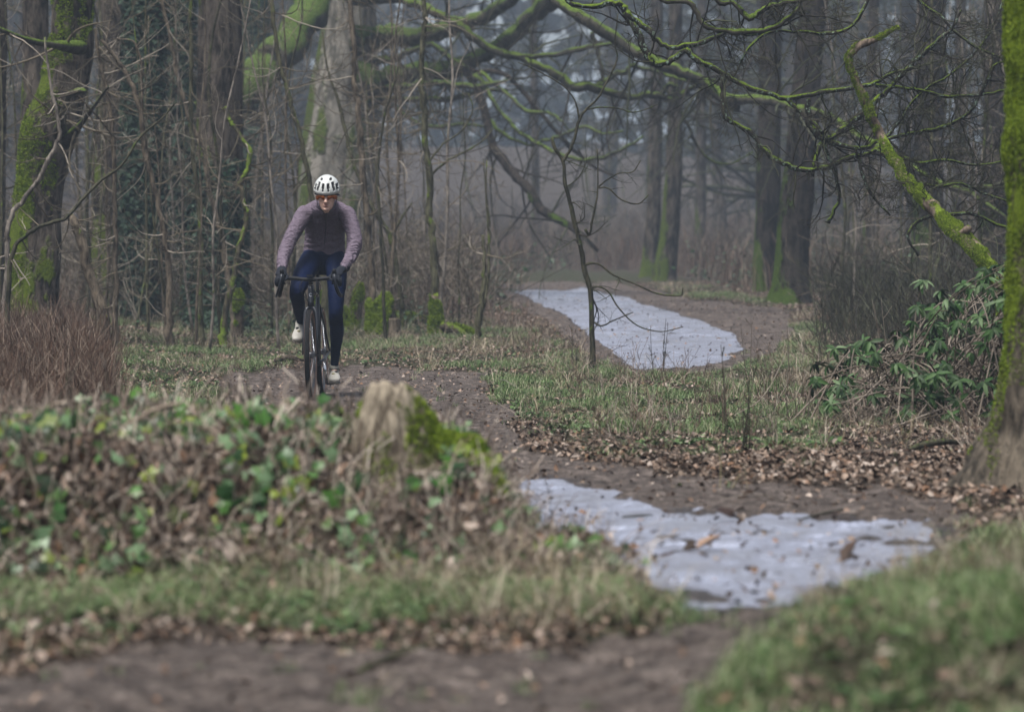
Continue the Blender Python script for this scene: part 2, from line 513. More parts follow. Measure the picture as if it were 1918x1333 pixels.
def heap(x, y):
    """the brush covered mound in the left foreground"""
    u = CX + FPX * x / np.maximum(y, 1)
    h = sstep(1010, 830, u) * sstep(12.9, 14.3, y) * (1 - sstep(15.7, 17.6, y))
    return h
def bank(x, y):
    """grassy bank in the right foreground"""
    a = sstep(0.30, 1.5, x) * sstep(8.2, 9.6, y) * (1 - sstep(10.9, 12.0, y))
    a2 = sstep(-0.25, 0.8, x) * sstep(8.0, 9.2, y) * (1 - sstep(9.4, 11.2, y))
    return 0.24 * a + 0.05 * a2
TREE_R = (2.62, 18.3)
ground_stump_x = (735 - CX) / FPX * 14.9
def gz(x, y, m=None):
    x = np.asarray(x, float); y = np.asarray(y, float)
    if m is None: m = masks(x, y)
    u, v, ice, mud, gr = m
    near = 1 - sstep(90, 140, y)
    z = zbase(y) + 0.0
    z = z + 0.34 * heap(x, y) * (1 + 0.28 * vnoise(x * 3.1, y * 1.6, 0, 9) - 0.42 * np.exp(-((x - ground_stump_x) / 0.26) ** 2)) + bank(x, y)
    rough = 0.028 * fbm(x * 1.3, y * 1.0, 0, 11, 3) + 0.012 * fbm(x * 6, y * 5, 0, 12, 3)
    z = z + rough * (1 - 0.62 * np.maximum(mud, ice)) * near
    z = z + (1 - near) * 1.2 * fbm(x * 0.03, y * 0.03, 0, 13, 2)
    z = z + mud * (v > 1100) * 0.022 * fbm((x + y * .35) * 3.0, (y - x * .3) * 1.2, 0, 17, 3)
    z = z + mud * 0.007 * fbm(x * 14, y * 9, 0, 14, 3)
    ni = fbm(x * 5, y * 2.2, 0, 15, 4)
    z = z - ice * (0.031 + 0.012 * ni) - 0.010 * mud + mud * (1 - ice) * 0.010 * fbm(x * 4, y * 3, 0, 16, 3)
    # root mound of the right hand tree
    dd = np.hypot(x - TREE_R[0], (y - TREE_R[1]))
    z = z + 0.05 * np.exp(-(dd / 0.45) ** 2)
    # rise to the left verge
    z = z + 0.10 * sstep(430, 150, u) * (1 - sstep(800, 860, v)) * near
    return z
def gz1(x, y):
    return float(gz(np.array([x]), np.array([y]))[0])

def make_ground():
    ys = [-40, -15, -4, 2, 5, 6.5]
    d = 7.5
    while d < 60: ys.append(d); d *= 1.0042
    while d < 130: ys.append(d); d *= 1.009
    while d < 480: ys.append(d); d *= 1.03
    ys = np.array(ys)
    us = np.concatenate([[-2, -1.2, -.8, -.55, -.4, -.32, -.27], np.linspace(-0.22, 0.22, 560), [.27, .32, .4, .55, .8, 1.2, 2]])
    Yg, Ug = np.meshgrid(ys, us, indexing='ij')
    Xg = Ug * np.maximum(np.abs(Yg), 8.0)
    X = np.clip(Xg.ravel(), -980, 980); Y = Yg.ravel()
    m = masks(X, Y)
    Z = gz(X, Y, m)
    u, v, ice, mud, gr = m
    idx = np.arange(len(X)).reshape(Yg.shape)
    Q = np.stack([idx[:-1, :-1], idx[:-1, 1:], idx[1:, 1:], idx[1:, :-1]], -1).reshape(-1, 4)
    V = np.column_stack([X, Y, Z])
    hp = heap(X, Y)
    fm = mud[Q].mean(1) > 0.5
    for name, sel in (("ground", ~fm), ("path", fm)):
        q = Q[sel]; used = np.unique(q); mp = np.full(len(V), -1); mp[used] = np.arange(len(used))
        mb = MB(); mb.add(V[used], mp[q])
        o = mb.build(name, MAT['ground'])
        wet = np.maximum(soft(u, v, ICE1, 46, 1, .012, .03), soft(u, v, ICE2, 16, 2)) ; wet = np.maximum(wet, ice)
        for an, arr in (("wet", wet), ("mud", np.maximum(mud, ice)), ("grass", gr), ("heap", hp)):
            a = o.data.attributes.new(an, 'FLOAT', 'POINT'); a.data.foreach_set("value", arr[used].astype(np.float32))
        tag(o, kind='structure')

def ground_mat():
    m, nt, b = newmat("ground"); L = nt.links
    at = lambda n: (lambda a: (setattr(a, 'attribute_name', n), a.outputs["Fac"])[1])(N(nt, "ShaderNodeAttribute"))
    w = worldpos(nt)
    n1 = noise(nt, 9, 6, 0.7, w); n2 = noise(nt, 60, 5, 0.7, w); n3 = noise(nt, 1.6, 4, 0.6, w)
    soil = ramp(nt, [(0.3, (0.012, 0.009, 0.007)), (0.5, (0.040, 0.030, 0.023)), (0.72, (0.11, 0.085, 0.066))], n2.outputs[0]).outputs[0]  # dark end lowered so the soil colour carries shade in gaps between plants
    mudc = ramp(nt, [(0.40, (0.016, 0.012, 0.010)), (0.5, (0.066, 0.051, 0.043)), (0.62, (0.24, 0.20, 0.175))], math_n(nt, 'ADD', math_n(nt, 'MULTIPLY', n1.outputs[0], 0.5), math_n(nt, 'MULTIPLY', n2.outputs[0], 0.5))).outputs[0]
    gc = ramp(nt, [(0.35, (0.014, 0.016, 0.008)), (0.6, (0.040, 0.052, 0.020))], n2.outputs[0]).outputs[0]
    gf = math_n(nt, 'MULTIPLY', at("grass"), ramp(nt, [(0.42, (0, 0, 0)), (0.55, (1, 1, 1))], n1.outputs[0]).outputs[0])
    c = mixc(nt, gf, soil, gc)
    mf = ramp(nt, [(0.4, (0, 0, 0)), (0.6, (1, 1, 1))], math_n(nt, 'ADD', at("mud"), math_n(nt, 'MULTIPLY', math_n(nt, 'SUBTRACT', n1.outputs[0], 0.5), 0.6))).outputs[0]
    c = mixc(nt, mf, c, mudc)
    wt = at("wet"); c = mixc(nt, math_n(nt, 'MULTIPLY', wt, .6), c, (0.018, 0.014, 0.012))
    L.new(c, b.inputs["Base Color"])
    rr = math_n(nt, 'SUBTRACT', math_n(nt, 'SUBTRACT', 0.95, math_n(nt, 'MULTIPLY', mf, 0.25)), math_n(nt, 'MULTIPLY', wt, 0.35))
    L.new(rr, b.inputs["Roughness"]); b.inputs["Specular IOR Level"].default_value = 0.15
    bumpn(nt, math_n(nt, 'ADD', n2.outputs[0], n1.outputs[0]), 0.9, 0.02, b)
    return m

def ice_mat():
    m, nt, b = newmat("ice"); L = nt.links
    w = worldpos(nt, (1, 0.55, 1))
    n1 = noise(nt, 3.2, 8, 0.8, w, 0.8); n2 = noise(nt, 60, 6, 0.8, w, 0.2); n3 = noise(nt, 1.3, 4, 0.6, w)
    f = math_n(nt, 'ADD', math_n(nt, 'MULTIPLY', n1.outputs[0], 0.68), math_n(nt, 'MULTIPLY', n2.outputs[0], 0.32))
    c = ramp(nt, [(0.37, (0.06, 0.052, 0.048)), (0.45, (0.15, 0.155, 0.19)), (0.53, (0.21, 0.225, 0.29)), (0.60, (0.56, 0.60, 0.76))], f).outputs[0]
    c2 = mixc(nt, ramp(nt, [(0.45, (0, 0, 0)), (0.62, (0.4, 0.4, 0.4))], n3.outputs[0]).outputs[0], c, (0.16, 0.165, 0.185))
    L.new(c2, b.inputs["Base Color"])
    L.new(ramp(nt, [(0.4, (.55, .55, .55)), (0.6, (0.2, .2, .2))], n1.outputs[0]).outputs[0], b.inputs["Roughness"])
    b.inputs["Specular IOR Level"].default_value = 0.5
    bumpn(nt, f, 0.5, 0.015, b)
    return m

def make_ice():
    for nm, poly, lab in (("frozen_puddle", ICE1, None), ("icy_path", ICE2, None)):
        mb = MB()
        pu = np.array([p[0] for p in poly]); pv = np.array([p[1] for p in poly])
        vs = np.linspace(pv.min() - 10, pv.max() + 16, 150); uu = np.linspace(pu.min() - 22, pu.max() + 22, 300)
        yy = np.linspace(8, 95, 6000); vv = uv_of(0 * yy, yy)[1]
        Y = np.interp(-vs, -vv, yy)
        Yg, Ug = np.meshgrid(Y, uu, indexing='ij')
        X = ((Ug - CX) / FPX * Yg).ravel(); Yf = Yg.ravel()
        Z = zbase(Yf) - 0.020 + 0.0025 * fbm(X * 9, Yf * 4, 0, 21, 3)
        idx = np.arange(len(X)).reshape(Yg.shape)
        Q = np.stack([idx[:-1, :-1], idx[:-1, 1:], idx[1:, 1:], idx[1:, :-1]], -1).reshape(-1, 4)
        _, _, ice, mud, gr = masks(X, Yf)
        keep = ice[Q].max(1) > 0.25
        q = Q[keep]; used = np.unique(q); mp = np.full(len(X), -1); mp[used] = np.arange(len(used))
        mb.add(np.column_stack([X, Yf, Z])[used], mp[q])
        o = mb.build(nm, MAT['ice']); tag(o, kind='structure')

MAT = {}
MAT['ground'] = ground_mat(); MAT['ice'] = ice_mat()
make_ground(); make_ice()
# ------------------------------------------------------------------ trees
MAT['beech'] = bark("beech_bark", (0.07, 0.066, 0.055), (0.27, 0.25, 0.215), moss=(0.075, 0.105, 0.022), amount=0.34, top=0.5, scale=3.0, bs_=0.05, left=0.35)
MAT['limb_green'] = bark("mossy_limb", (0.03, 0.028, 0.022), (0.085, 0.078, 0.06), moss=(0.100, 0.155, 0.027), amount=0.32, top=1.6, scale=4, bs_=0.03)
MAT['limb_beech'] = bark('beech_limb_bark', (0.03, 0.028, 0.022), (0.085, 0.078, 0.06), moss=(0.080, 0.125, 0.028), amount=0.85, top=1.5, scale=4, bs_=0.03)
MAT['limb_dark'] = bark("dark_mossy_limb", (0.018, 0.017, 0.013), (0.055, 0.052, 0.040), moss=(0.085, 0.13, 0.020), amount=0.25, top=1.5, scale=6, bs_=0.02)
MAT['trunk_brown'] = bark("brown_bark", (0.011, 0.009, 0.008), (0.10, 0.084, 0.070), moss=(0.070, 0.100, 0.018), amount=0.34, top=0.4, scale=6, bs_=0.04, left=0.7, low=(1.7, 0.35))
MAT['trunk_dark'] = bark("dark_bark", (0.006, 0.005, 0.0045), (0.046, 0.038, 0.032), moss=(0.050, 0.085, 0.012), amount=0.18, top=0.4, scale=6, bs_=0.04, left=0.8, low=(1.5, 0.4))
MAT['trunk_mossy'] = bark("mossy_bark", (0.010, 0.008, 0.007), (0.12, 0.10, 0.082), moss=(0.115, 0.165, 0.018), amount=0.55, top=0.5, scale=7, bs_=0.04, left=0.8, low=(1.6, 0.3))
MAT['front'] = bark("front_mossy_bark", (0.035, 0.030, 0.024), (0.15, 0.125, 0.095), moss=(0.13, 0.19, 0.014), amount=0.10, top=0.4, scale=9, bs_=0.03, left=0.6, low=(0.75, -0.9))
MAT['sap_brown'] = bark("sapling_bark", (0.035, 0.028, 0.021), (0.16, 0.13, 0.097), moss=(0.10, 0.15, 0.02), amount=-0.05, top=0.6, scale=14, bs_=0.008)
MAT['sap_green'] = bark("green_sapling_bark", (0.03, 0.028, 0.018), (0.115, 0.11, 0.068), moss=(0.11, 0.16, 0.025), amount=0.25, top=0.4, scale=14, bs_=0.008)
MAT['sap_grey'] = bark("grey_sapling_bark", (0.06, 0.052, 0.045), (0.24, 0.21, 0.18), moss=(0.10, 0.15, 0.02), amount=-0.1, top=0.6, scale=14, bs_=0.008)
MAT['sap_dark'] = bark("dark_sapling_bark", (0.02, 0.02, 0.014), (0.075, 0.07, 0.045), moss=(0.07, 0.11, 0.02), amount=0.25, top=0.3, scale=14, bs_=0.008)
MAT['sap_moss'] = bark("moss_covered_sapling_bark", (0.05, 0.045, 0.03), (0.14, 0.12, 0.08), moss=(0.16, 0.24, 0.03), amount=0.62, top=0.6, scale=12, bs_=0.012)
MAT['lichen'] = bark("lichened_bark", (0.012, 0.011, 0.009), (0.05, 0.045, 0.036), moss=(0.11, 0.17, 0.02), amount=0.22, top=1.3, scale=9, bs_=0.012, lichen=(0.16, 0.22, 0.17))
MAT['dead_moss'] = bark("dead_mossy_limb_bark", (0.06, 0.045, 0.034), (0.22, 0.17, 0.13), moss=(0.16, 0.23, 0.022), amount=0.34, top=0.9, scale=9, bs_=0.02)
MAT['twig'] = islandmat("twig_bark", [(0.045, 0.035, 0.025), (0.09, 0.075, 0.05), (0.17, 0.14, 0.10), (0.04, 0.036, 0.024), (0.32, 0.28, 0.23)], 0.7, 0.3)
MAT['twig_dark'] = islandmat("dark_twig_bark", [(0.016, 0.014, 0.012), (0.035, 0.03, 0.022), (0.055, 0.06, 0.035)], 0.7, 0.3)
MAT['moss_tuft'] = islandmat("moss", [(0.08, 0.13, 0.012), (0.17, 0.25, 0.020), (0.04, 0.06, 0.010), (0.25, 0.33, 0.035)], 0.9, 0.1)
MAT['ivy_leaf'] = islandmat("ivy_leaf", [(0.009, 0.020, 0.012), (0.014, 0.032, 0.018), (0.022, 0.045, 0.026), (0.035, 0.06, 0.04)], 0.55, 0.3)

def surf_points(V, Q, n, rnd):
    """random points and normals on quads"""
    A, B, Cc, D = V[Q[:, 0]], V[Q[:, 1]], V[Q[:, 2]], V[Q[:, 3]]
    Nn = np.cross(Cc - A, D - B); ar = np.linalg.norm(Nn, axis=1) / 2
    Nn = Nn / (2 * ar[:, None] + 1e-12)
    k = rnd.choice(len(Q), n, p=ar / ar.sum())
    a = rnd.uniform(0, 1, (n, 1)); b = rnd.uniform(0, 1, (n, 1))
    p = (A[k] * (1 - a) + B[k] * a) * (1 - b) + (D[k] * (1 - a) + Cc[k] * a) * b
    return p, Nn[k]

def align(nrm, rnd):
    """rotation matrices whose z follows nrm, random spin"""
    n = len(nrm); r = rnd.normal(0, 1, (n, 3))
    x = r - nrm * np.sum(r * nrm, 1, keepdims=True); x /= np.linalg.norm(x, axis=1, keepdims=True)
    y = np.cross(nrm, x)
    return np.stack([x, y, nrm], -1)

def moss_tufts(src, parent, n, h, rnd, keep=None, name='moss', mat='moss_tuft'):
    """short fuzzy moss standing off the surface collected in src"""
    V, Q, T = src.arrays()
    p, nn = surf_points(V, Q, n, rnd)
    # outward check is done by the tube winding; flip if needed
    f = 0.55 + 0.45 * nn[:, 2] - 0.5 * nn[:, 0] + 1.3 * fbm(p[:, 0] * 5, p[:, 1] * 5, p[:, 2] * 3, 41, 3)
    if keep is not None: f = f + keep(p)
    s = f > 0.35
    p, nn = p[s], nn[s]
    d = nn + rnd.normal(0, 0.35, nn.shape) + np.array([0, 0, -0.15]); d /= np.linalg.norm(d, axis=1, keepdims=True)
    tpl = blades(4, h, h * 0.7, 0.5, h * 0.28, rnd)
    mb = MB(); scatter(mb, tpl, p - nn * h * 0.15, align(d, rnd), rnd.uniform(0.6, 1.3, len(p)))
    return mb.build(name, MAT[mat], parent, smooth=False)

def ivy_on(src, parent, n, size, rnd, keep=None):
    V, Q, T = src.arrays()
    p, nn = surf_points(V, Q, n, rnd)
    f = fbm(p[:, 0] * 2.5, p[:, 1] * 2.5, p[:, 2] * 1.3, 43, 3) + 0.5
    if keep is not None: f = f + keep(p)
    s = f > 0.2
    p, nn = p[s], nn[s]
    d = nn * 0.8 + rnd.normal(0, 0.35, nn.shape) + np.array([0, 0, 0.35]); d /= np.linalg.norm(d, axis=1, keepdims=True)
    mb = MB(); scatter(mb, ivy_tpl(size), p + nn * rnd.uniform(0.01, 0.09, (len(p), 1)), align(d, rnd), rnd.uniform(0.5, 1.2, len(p)))
    return mb.build('ivy', MAT['ivy_leaf'], parent, smooth=False)

def ground_at(px, d):
    x = (px - CX) / FPX * d
    return x, d, gz1(x, d)

def trunk_tree(name, label, tr, mat, sides=20, rough=0.10, flute=0.05, seed=1, sub=5, group=None, flare=1.35, bottom=True, top=9.0, cat='tree', twigs=0, twl=0.8, twmat='twig_dark', twlo=0.0, twhi=1.0):
    """tr: (px, py, r_px) list from the top to the base, tr_d distance; continues above the frame and into the ground"""
    d = tr[0][3]
    rnd = np.random.default_rng(seed * 13 + 1)
    xb, yb, zb = ground_at(tr[-1][0], tr[-1][3])
    root = thing(name, (xb, yb, zb), label, cat, group)
    pts = [list(P(a, b, c)) for a, b, r, c in [(q[0], q[1], q[2], q[3]) for q in tr]]
    rad = [q[2] * q[3] / FPX for q in tr]
    if top:
        p0 = np.array(pts[0]); dirn = p0 - np.array(pts[1]); dirn /= np.linalg.norm(dirn)
        dirn = dirn * 0.5 + np.array([0, 0, 0.7]); dirn /= np.linalg.norm(dirn)
        h = max(1.5, top - p0[2])
        ext = [list(p0 + dirn * h), list(p0 + dirn * h * 0.5)]
        pts = ext + pts; rad = [rad[0] * 0.45, rad[0] * 0.8] + rad
    if bottom:
        pts[-1] = [xb, yb, zb + 0.12]
        rad[-1] *= 1.0
        pts.append([xb, yb, zb - 0.12]); rad.append(rad[-1] * flare)
    A = catmull(np.column_stack([pts, rad]), sub)
    if top or True:
        A[:, 3] = np.maximum(A[:, 3], 0.004)
    mb = MB()
    tube(mb, A[:, :3], A[:, 3], sides=sides, rough=rough, seed=seed, flute=flute, rscale=min(20, 1.2 / max(0.05, A[:, 3].max())))
    mb.build('trunk', MAT[mat], root)
    if twigs:
        tb = MB()
        k0 = int(len(A) * 0.15)
        sprout(tb, A[k0:, :3], A[k0:, 3], twigs, twl, rnd, lv=2, lo=twlo, hi=twhi, rr=0.3, up=0.04, rmax=0.014)
        tb.build('crown', MAT[twmat], root)
    return root, mb, A

# --- the great beech
def beech():
    D = 70
    xb, yb, zb = ground_at(615, D)
    root = thing('beech_tree', (xb, yb, zb), 'huge pale grey beech with thick bright mossy limbs, standing behind the rider', 'tree')
    mb = MB()
    pts, rad = limb(mb, [(668, -620, D, 26), (664, -380, D, 33), (660, -120, D, 42), (655, 0, D, 46), (653, 80, D, 53), (648, 150, D, 62), (638, 250, D, 70), (626, 350, D, 75), (616, 470, D, 78), (612, 540, D, 90), (608, 575, D, 112)], sub=5, sides=44, rough=0.05, flute=0.11, seed=3)
    mb.build('trunk', MAT['beech'], root)
    m2 = MB(); limb(m2, [(690, 60, 69.6, 18), (684, 160, 69.5, 24), (678, 260, 69.4, 27), (672, 360, 69.3, 30), (668, 470, 69.2, 34), (662, 560, 69, 46)], sub=5, sides=24, rough=0.06, seed=8)
    m2.build('trunk_lobe', MAT['beech'], root)
    r2 = np.random.default_rng(5)
    def lm(tr, mat='limb_green', n=0, ln=1.0, name='limb', sides=12, rough=0.14, jit=0.15, seed=1, lv=2, side=None, tm='twig_dark', curl=0.35, rr=0.4, up=0.0, lo=0.15, kids=3, sub=4):
        b = MB(); p, r = limb(b, tr, sides=sides, rough=rough, jit=jit, seed=seed, sub=sub)
        o = b.build(name, MAT[mat], root)
        if n:
            t = MB(); sprout(t, p, r, n, ln, r2, lv=lv, side=side, curl=curl, rr=rr, up=up, lo=lo, kids=kids)
            t.build('sprays', MAT[tm], o)
        return p, r
    lm([(655, -60, 69, 30), (600, -40, 68, 34), (580, 20, 67.4, 34), (545, 82, 67, 35), (503, 128, 66.6, 35), (462, 168, 66.2, 33), (425, 195, 66, 32), (380, 212, 65.6, 28), (300, 216, 65, 24), (200, 190, 64, 18)], mat='limb_beech', seed=2, sides=20, rough=0.10, n=10)
    lm([(668, 78, 69, 30), (700, 74, 69, 22), (750, 69, 68.6, 19), (820, 61, 68, 17), (865, 46, 67.6, 15), (905, 30, 67, 14), (945, 8, 66.6, 13), (990, -30, 66, 12), (1050, -90, 65, 9)], mat='limb_beech', seed=4, sides=16, n=16, ln=1.5)
    lm([(670, 150, 68.8, 34), (705, 152, 68.8, 26), (750, 142, 68.6, 19), (800, 133, 68.2, 18), (850, 126, 68, 17), (900, 104, 67.6, 15), (945, 78, 67.2, 15), (985, 45, 67, 16), (1015, 15, 66.6, 18), (1055, -20, 66, 20), (1120, -80, 65, 15)], mat='limb_beech', seed=5, sides=16, n=18, ln=1.5)
    lm([(690, 196, 69, 10), (730, 186, 68.6, 6), (800, 185, 68.2, 5), (850, 184, 68, 5), (905, 170, 67.6, 4), (950, 172, 67, 3)], seed=6, n=14, jit=.4)
    lm([(690, 190, 69, 9), (725, 195, 68.8, 5), (775, 226, 68, 4), (815, 238, 67.8, 4), (860, 232, 67.5, 3), (910, 240, 67.2, 2)], seed=7, n=10, jit=.4)
    lm([(700, 165, 69, 10), (760, 162, 68, 6), (800, 156, 67.8, 6), (850, 158, 67.5, 6), (900, 162, 67, 5), (950, 150, 66.6, 3)], seed=8, n=12, jit=.4)
    lm([(700, 120, 69, 10), (745, 108, 68.4, 6), (775, 95, 68.2, 5), (800, 84, 68, 5), (828, 96, 67.8, 5), (848, 112, 67.5, 4), (880, 130, 67.5, 3)], seed=9, n=8, jit=.3)
    # grey limb sweeping down to the ground
    lm([(868, 118, 67.9, 12), (880, 142, 67.5, 8.5), (897, 176, 67, 8.5), (910, 220, 66.6, 8), (919, 261, 66.3, 8), (938, 296, 66, 9), (963, 327, 65.7, 9), (989, 353, 65.3, 9), (1007, 384, 65, 9), (1039, 409, 64.6, 8), (1065, 421, 64.2, 7), (1098, 447, 64, 5), (1120, 470, 64, 3)], mat='trunk_dark', seed=11, n=14, ln=1.6, jit=.12)
    lm([(868, 120, 67.8, 8), (891, 135, 67.4, 4.5), (932, 134, 67, 4.5), (967, 157, 66.8, 4.5), (1007, 205, 66.5, 4.2), (1039, 243, 66.2, 4), (1070, 277, 66, 3.8), (1111, 312, 65.8, 3), (1150, 330, 65.6, 2)], mat='trunk_dark', seed=12, n=16, ln=1.5, jit=.2)
    lm([(900, 136, 67.2, 5), (913, 147, 67, 3.4), (954, 180, 66.6, 3.4), (985, 208, 66.4, 3.6), (1026, 211, 66, 3), (1052, 227, 65.8, 2), (1070, 250, 65.8, 1.5)], seed=13, n=12, ln=1.2, jit=.3)
    lm([(890, 140, 67.2, 6), (907, 160, 67, 4), (932, 202, 66.7, 4), (976, 249, 66.4, 4), (1026, 280, 66, 3.6), (1070, 296, 65.6, 3.6), (1118, 298, 65.2, 3.5), (1165, 280, 65, 3), (1206, 255, 64.8, 2)], seed=14, n=18, ln=1.4, jit=.3)
    lm([(905, 200, 67, 5), (930, 240, 66.7, 4), (985, 270, 66.4, 3), (1030, 262, 66, 3), (1065, 250, 65.6, 3), (1095, 238, 65.2, 2.6), (1130, 250, 65, 2.4), (1170, 245, 64.6, 1.6)], seed=15, n=14, ln=1.2, jit=.4)
    # long dark limb H over the clearing
    lm([(664, -10, 69, 22), (700, 0, 66, 12), (745, -2, 63.5, 9), (790, 12, 62, 8.5), (835, 33, 61.5, 8.5), (868, 52, 61, 8.5), (888, 72, 60.8, 8.5), (929, 98, 60.5, 8), (976, 107, 60.3, 7), (1007, 123, 60, 7.5), (1045, 142, 60, 8), (1077, 162, 60, 8.5), (1108, 163, 60, 8), (1143, 173, 60, 7), (1181, 184, 60, 6.5), (1212, 177, 60, 6), (1237, 181, 60, 6), (1260, 186, 60, 5.5), (1285, 172, 60, 4.5), (1307, 161, 59.8, 4), (1340, 150, 59.6, 2.5)], mat='limb_dark', seed=16, n=34, ln=1.0, jit=.2, sides=12)
    lm([(915, 90, 60.6, 7), (950, 100, 60.4, 4), (985, 107, 60.2, 4.5), (1039, 103, 60, 4.5), (1083, 94, 59.8, 5), (1110, 88, 59.6, 4), (1133, 85, 59, 3.6), (1155, 80, 58.6, 3)], mat='limb_dark', seed=17, n=10, ln=.9, jit=.2)
    lm([(1118, 163, 60, 6), (1130, 155, 60, 4.5), (1152, 142, 60, 4.5), (1174, 132, 60, 4.2), (1187, 122, 60, 4), (1205, 130, 60, 3.6), (1230, 132, 60, 3.2), (1260, 145, 59.8, 2.6), (1304, 154, 59.6, 2)], mat='limb_dark', seed=18, n=14, ln=.9, jit=.3)
    lm([(1237, 178, 60, 5), (1255, 160, 60, 4), (1268, 166, 60, 5), (1264, 180, 60, 4.6), (1272, 205, 60, 3.6), (1290, 235, 60, 3), (1300, 262, 60, 2.6), (1330, 300, 60, 2), (1370, 306, 60, 1.6), (1410, 285, 60, 1.2)], mat='limb_dark', seed=19, n=26, ln=1.2, jit=.3, lv=2)
    lm([(1110, 60, 60, 5), (1118, 100, 60, 3.6), (1128, 130, 60, 3.6), (1131, 158, 60, 4)], mat='limb_dark', seed=20, n=6, ln=.9, jit=.3)
    # thick mossy limb I, the long diagonal
    lm([(666, -350, 69, 26), (760, -270, 63, 18), (880, -160, 58, 15), (980, -60, 56, 13), (1030, -8, 55.5, 12), (1070, 20, 55.2, 12), (1102, 41, 55, 12), (1149, 72, 55, 12), (1190, 98, 55, 11.5), (1228, 117, 55, 11), (1266, 132, 55, 11), (1300, 146, 55, 11.5), (1332, 164, 55, 12), (1362, 186, 54.8, 10), (1400, 186, 54.6, 9), (1440, 190, 54.4, 9), (1480, 200, 54.2, 9), (1510, 209, 54, 9), (1545, 217, 54, 9), (1577, 233, 54, 8), (1618, 261, 53.6, 6.5), (1665, 283, 53.2, 6), (1712, 315, 53, 6), (1759, 343, 52.6, 6), (1816, 362, 52.4, 5.5), (1854, 387, 52, 4), (1900, 420, 52, 3)], seed=21, n=60, ln=1.3, jit=.12, sides=16, tm='twig_dark', lv=2, lo=.3, mat='limb_green')
    lm([(1810, 361, 52.5, 6), (1834, 352, 52.4, 4.5), (1860, 348, 52.3, 3.6), (1900, 338, 52, 3), (1950, 325, 52, 2)], seed=22, n=8, ln=.9, jit=.2)
    lm([(1362, 186, 54.8, 10), (1378, 200, 54.8, 8), (1385, 203, 54.8, 5)], seed=23, n=0, jit=.1, mat='limb_dark')
    return root
beech()

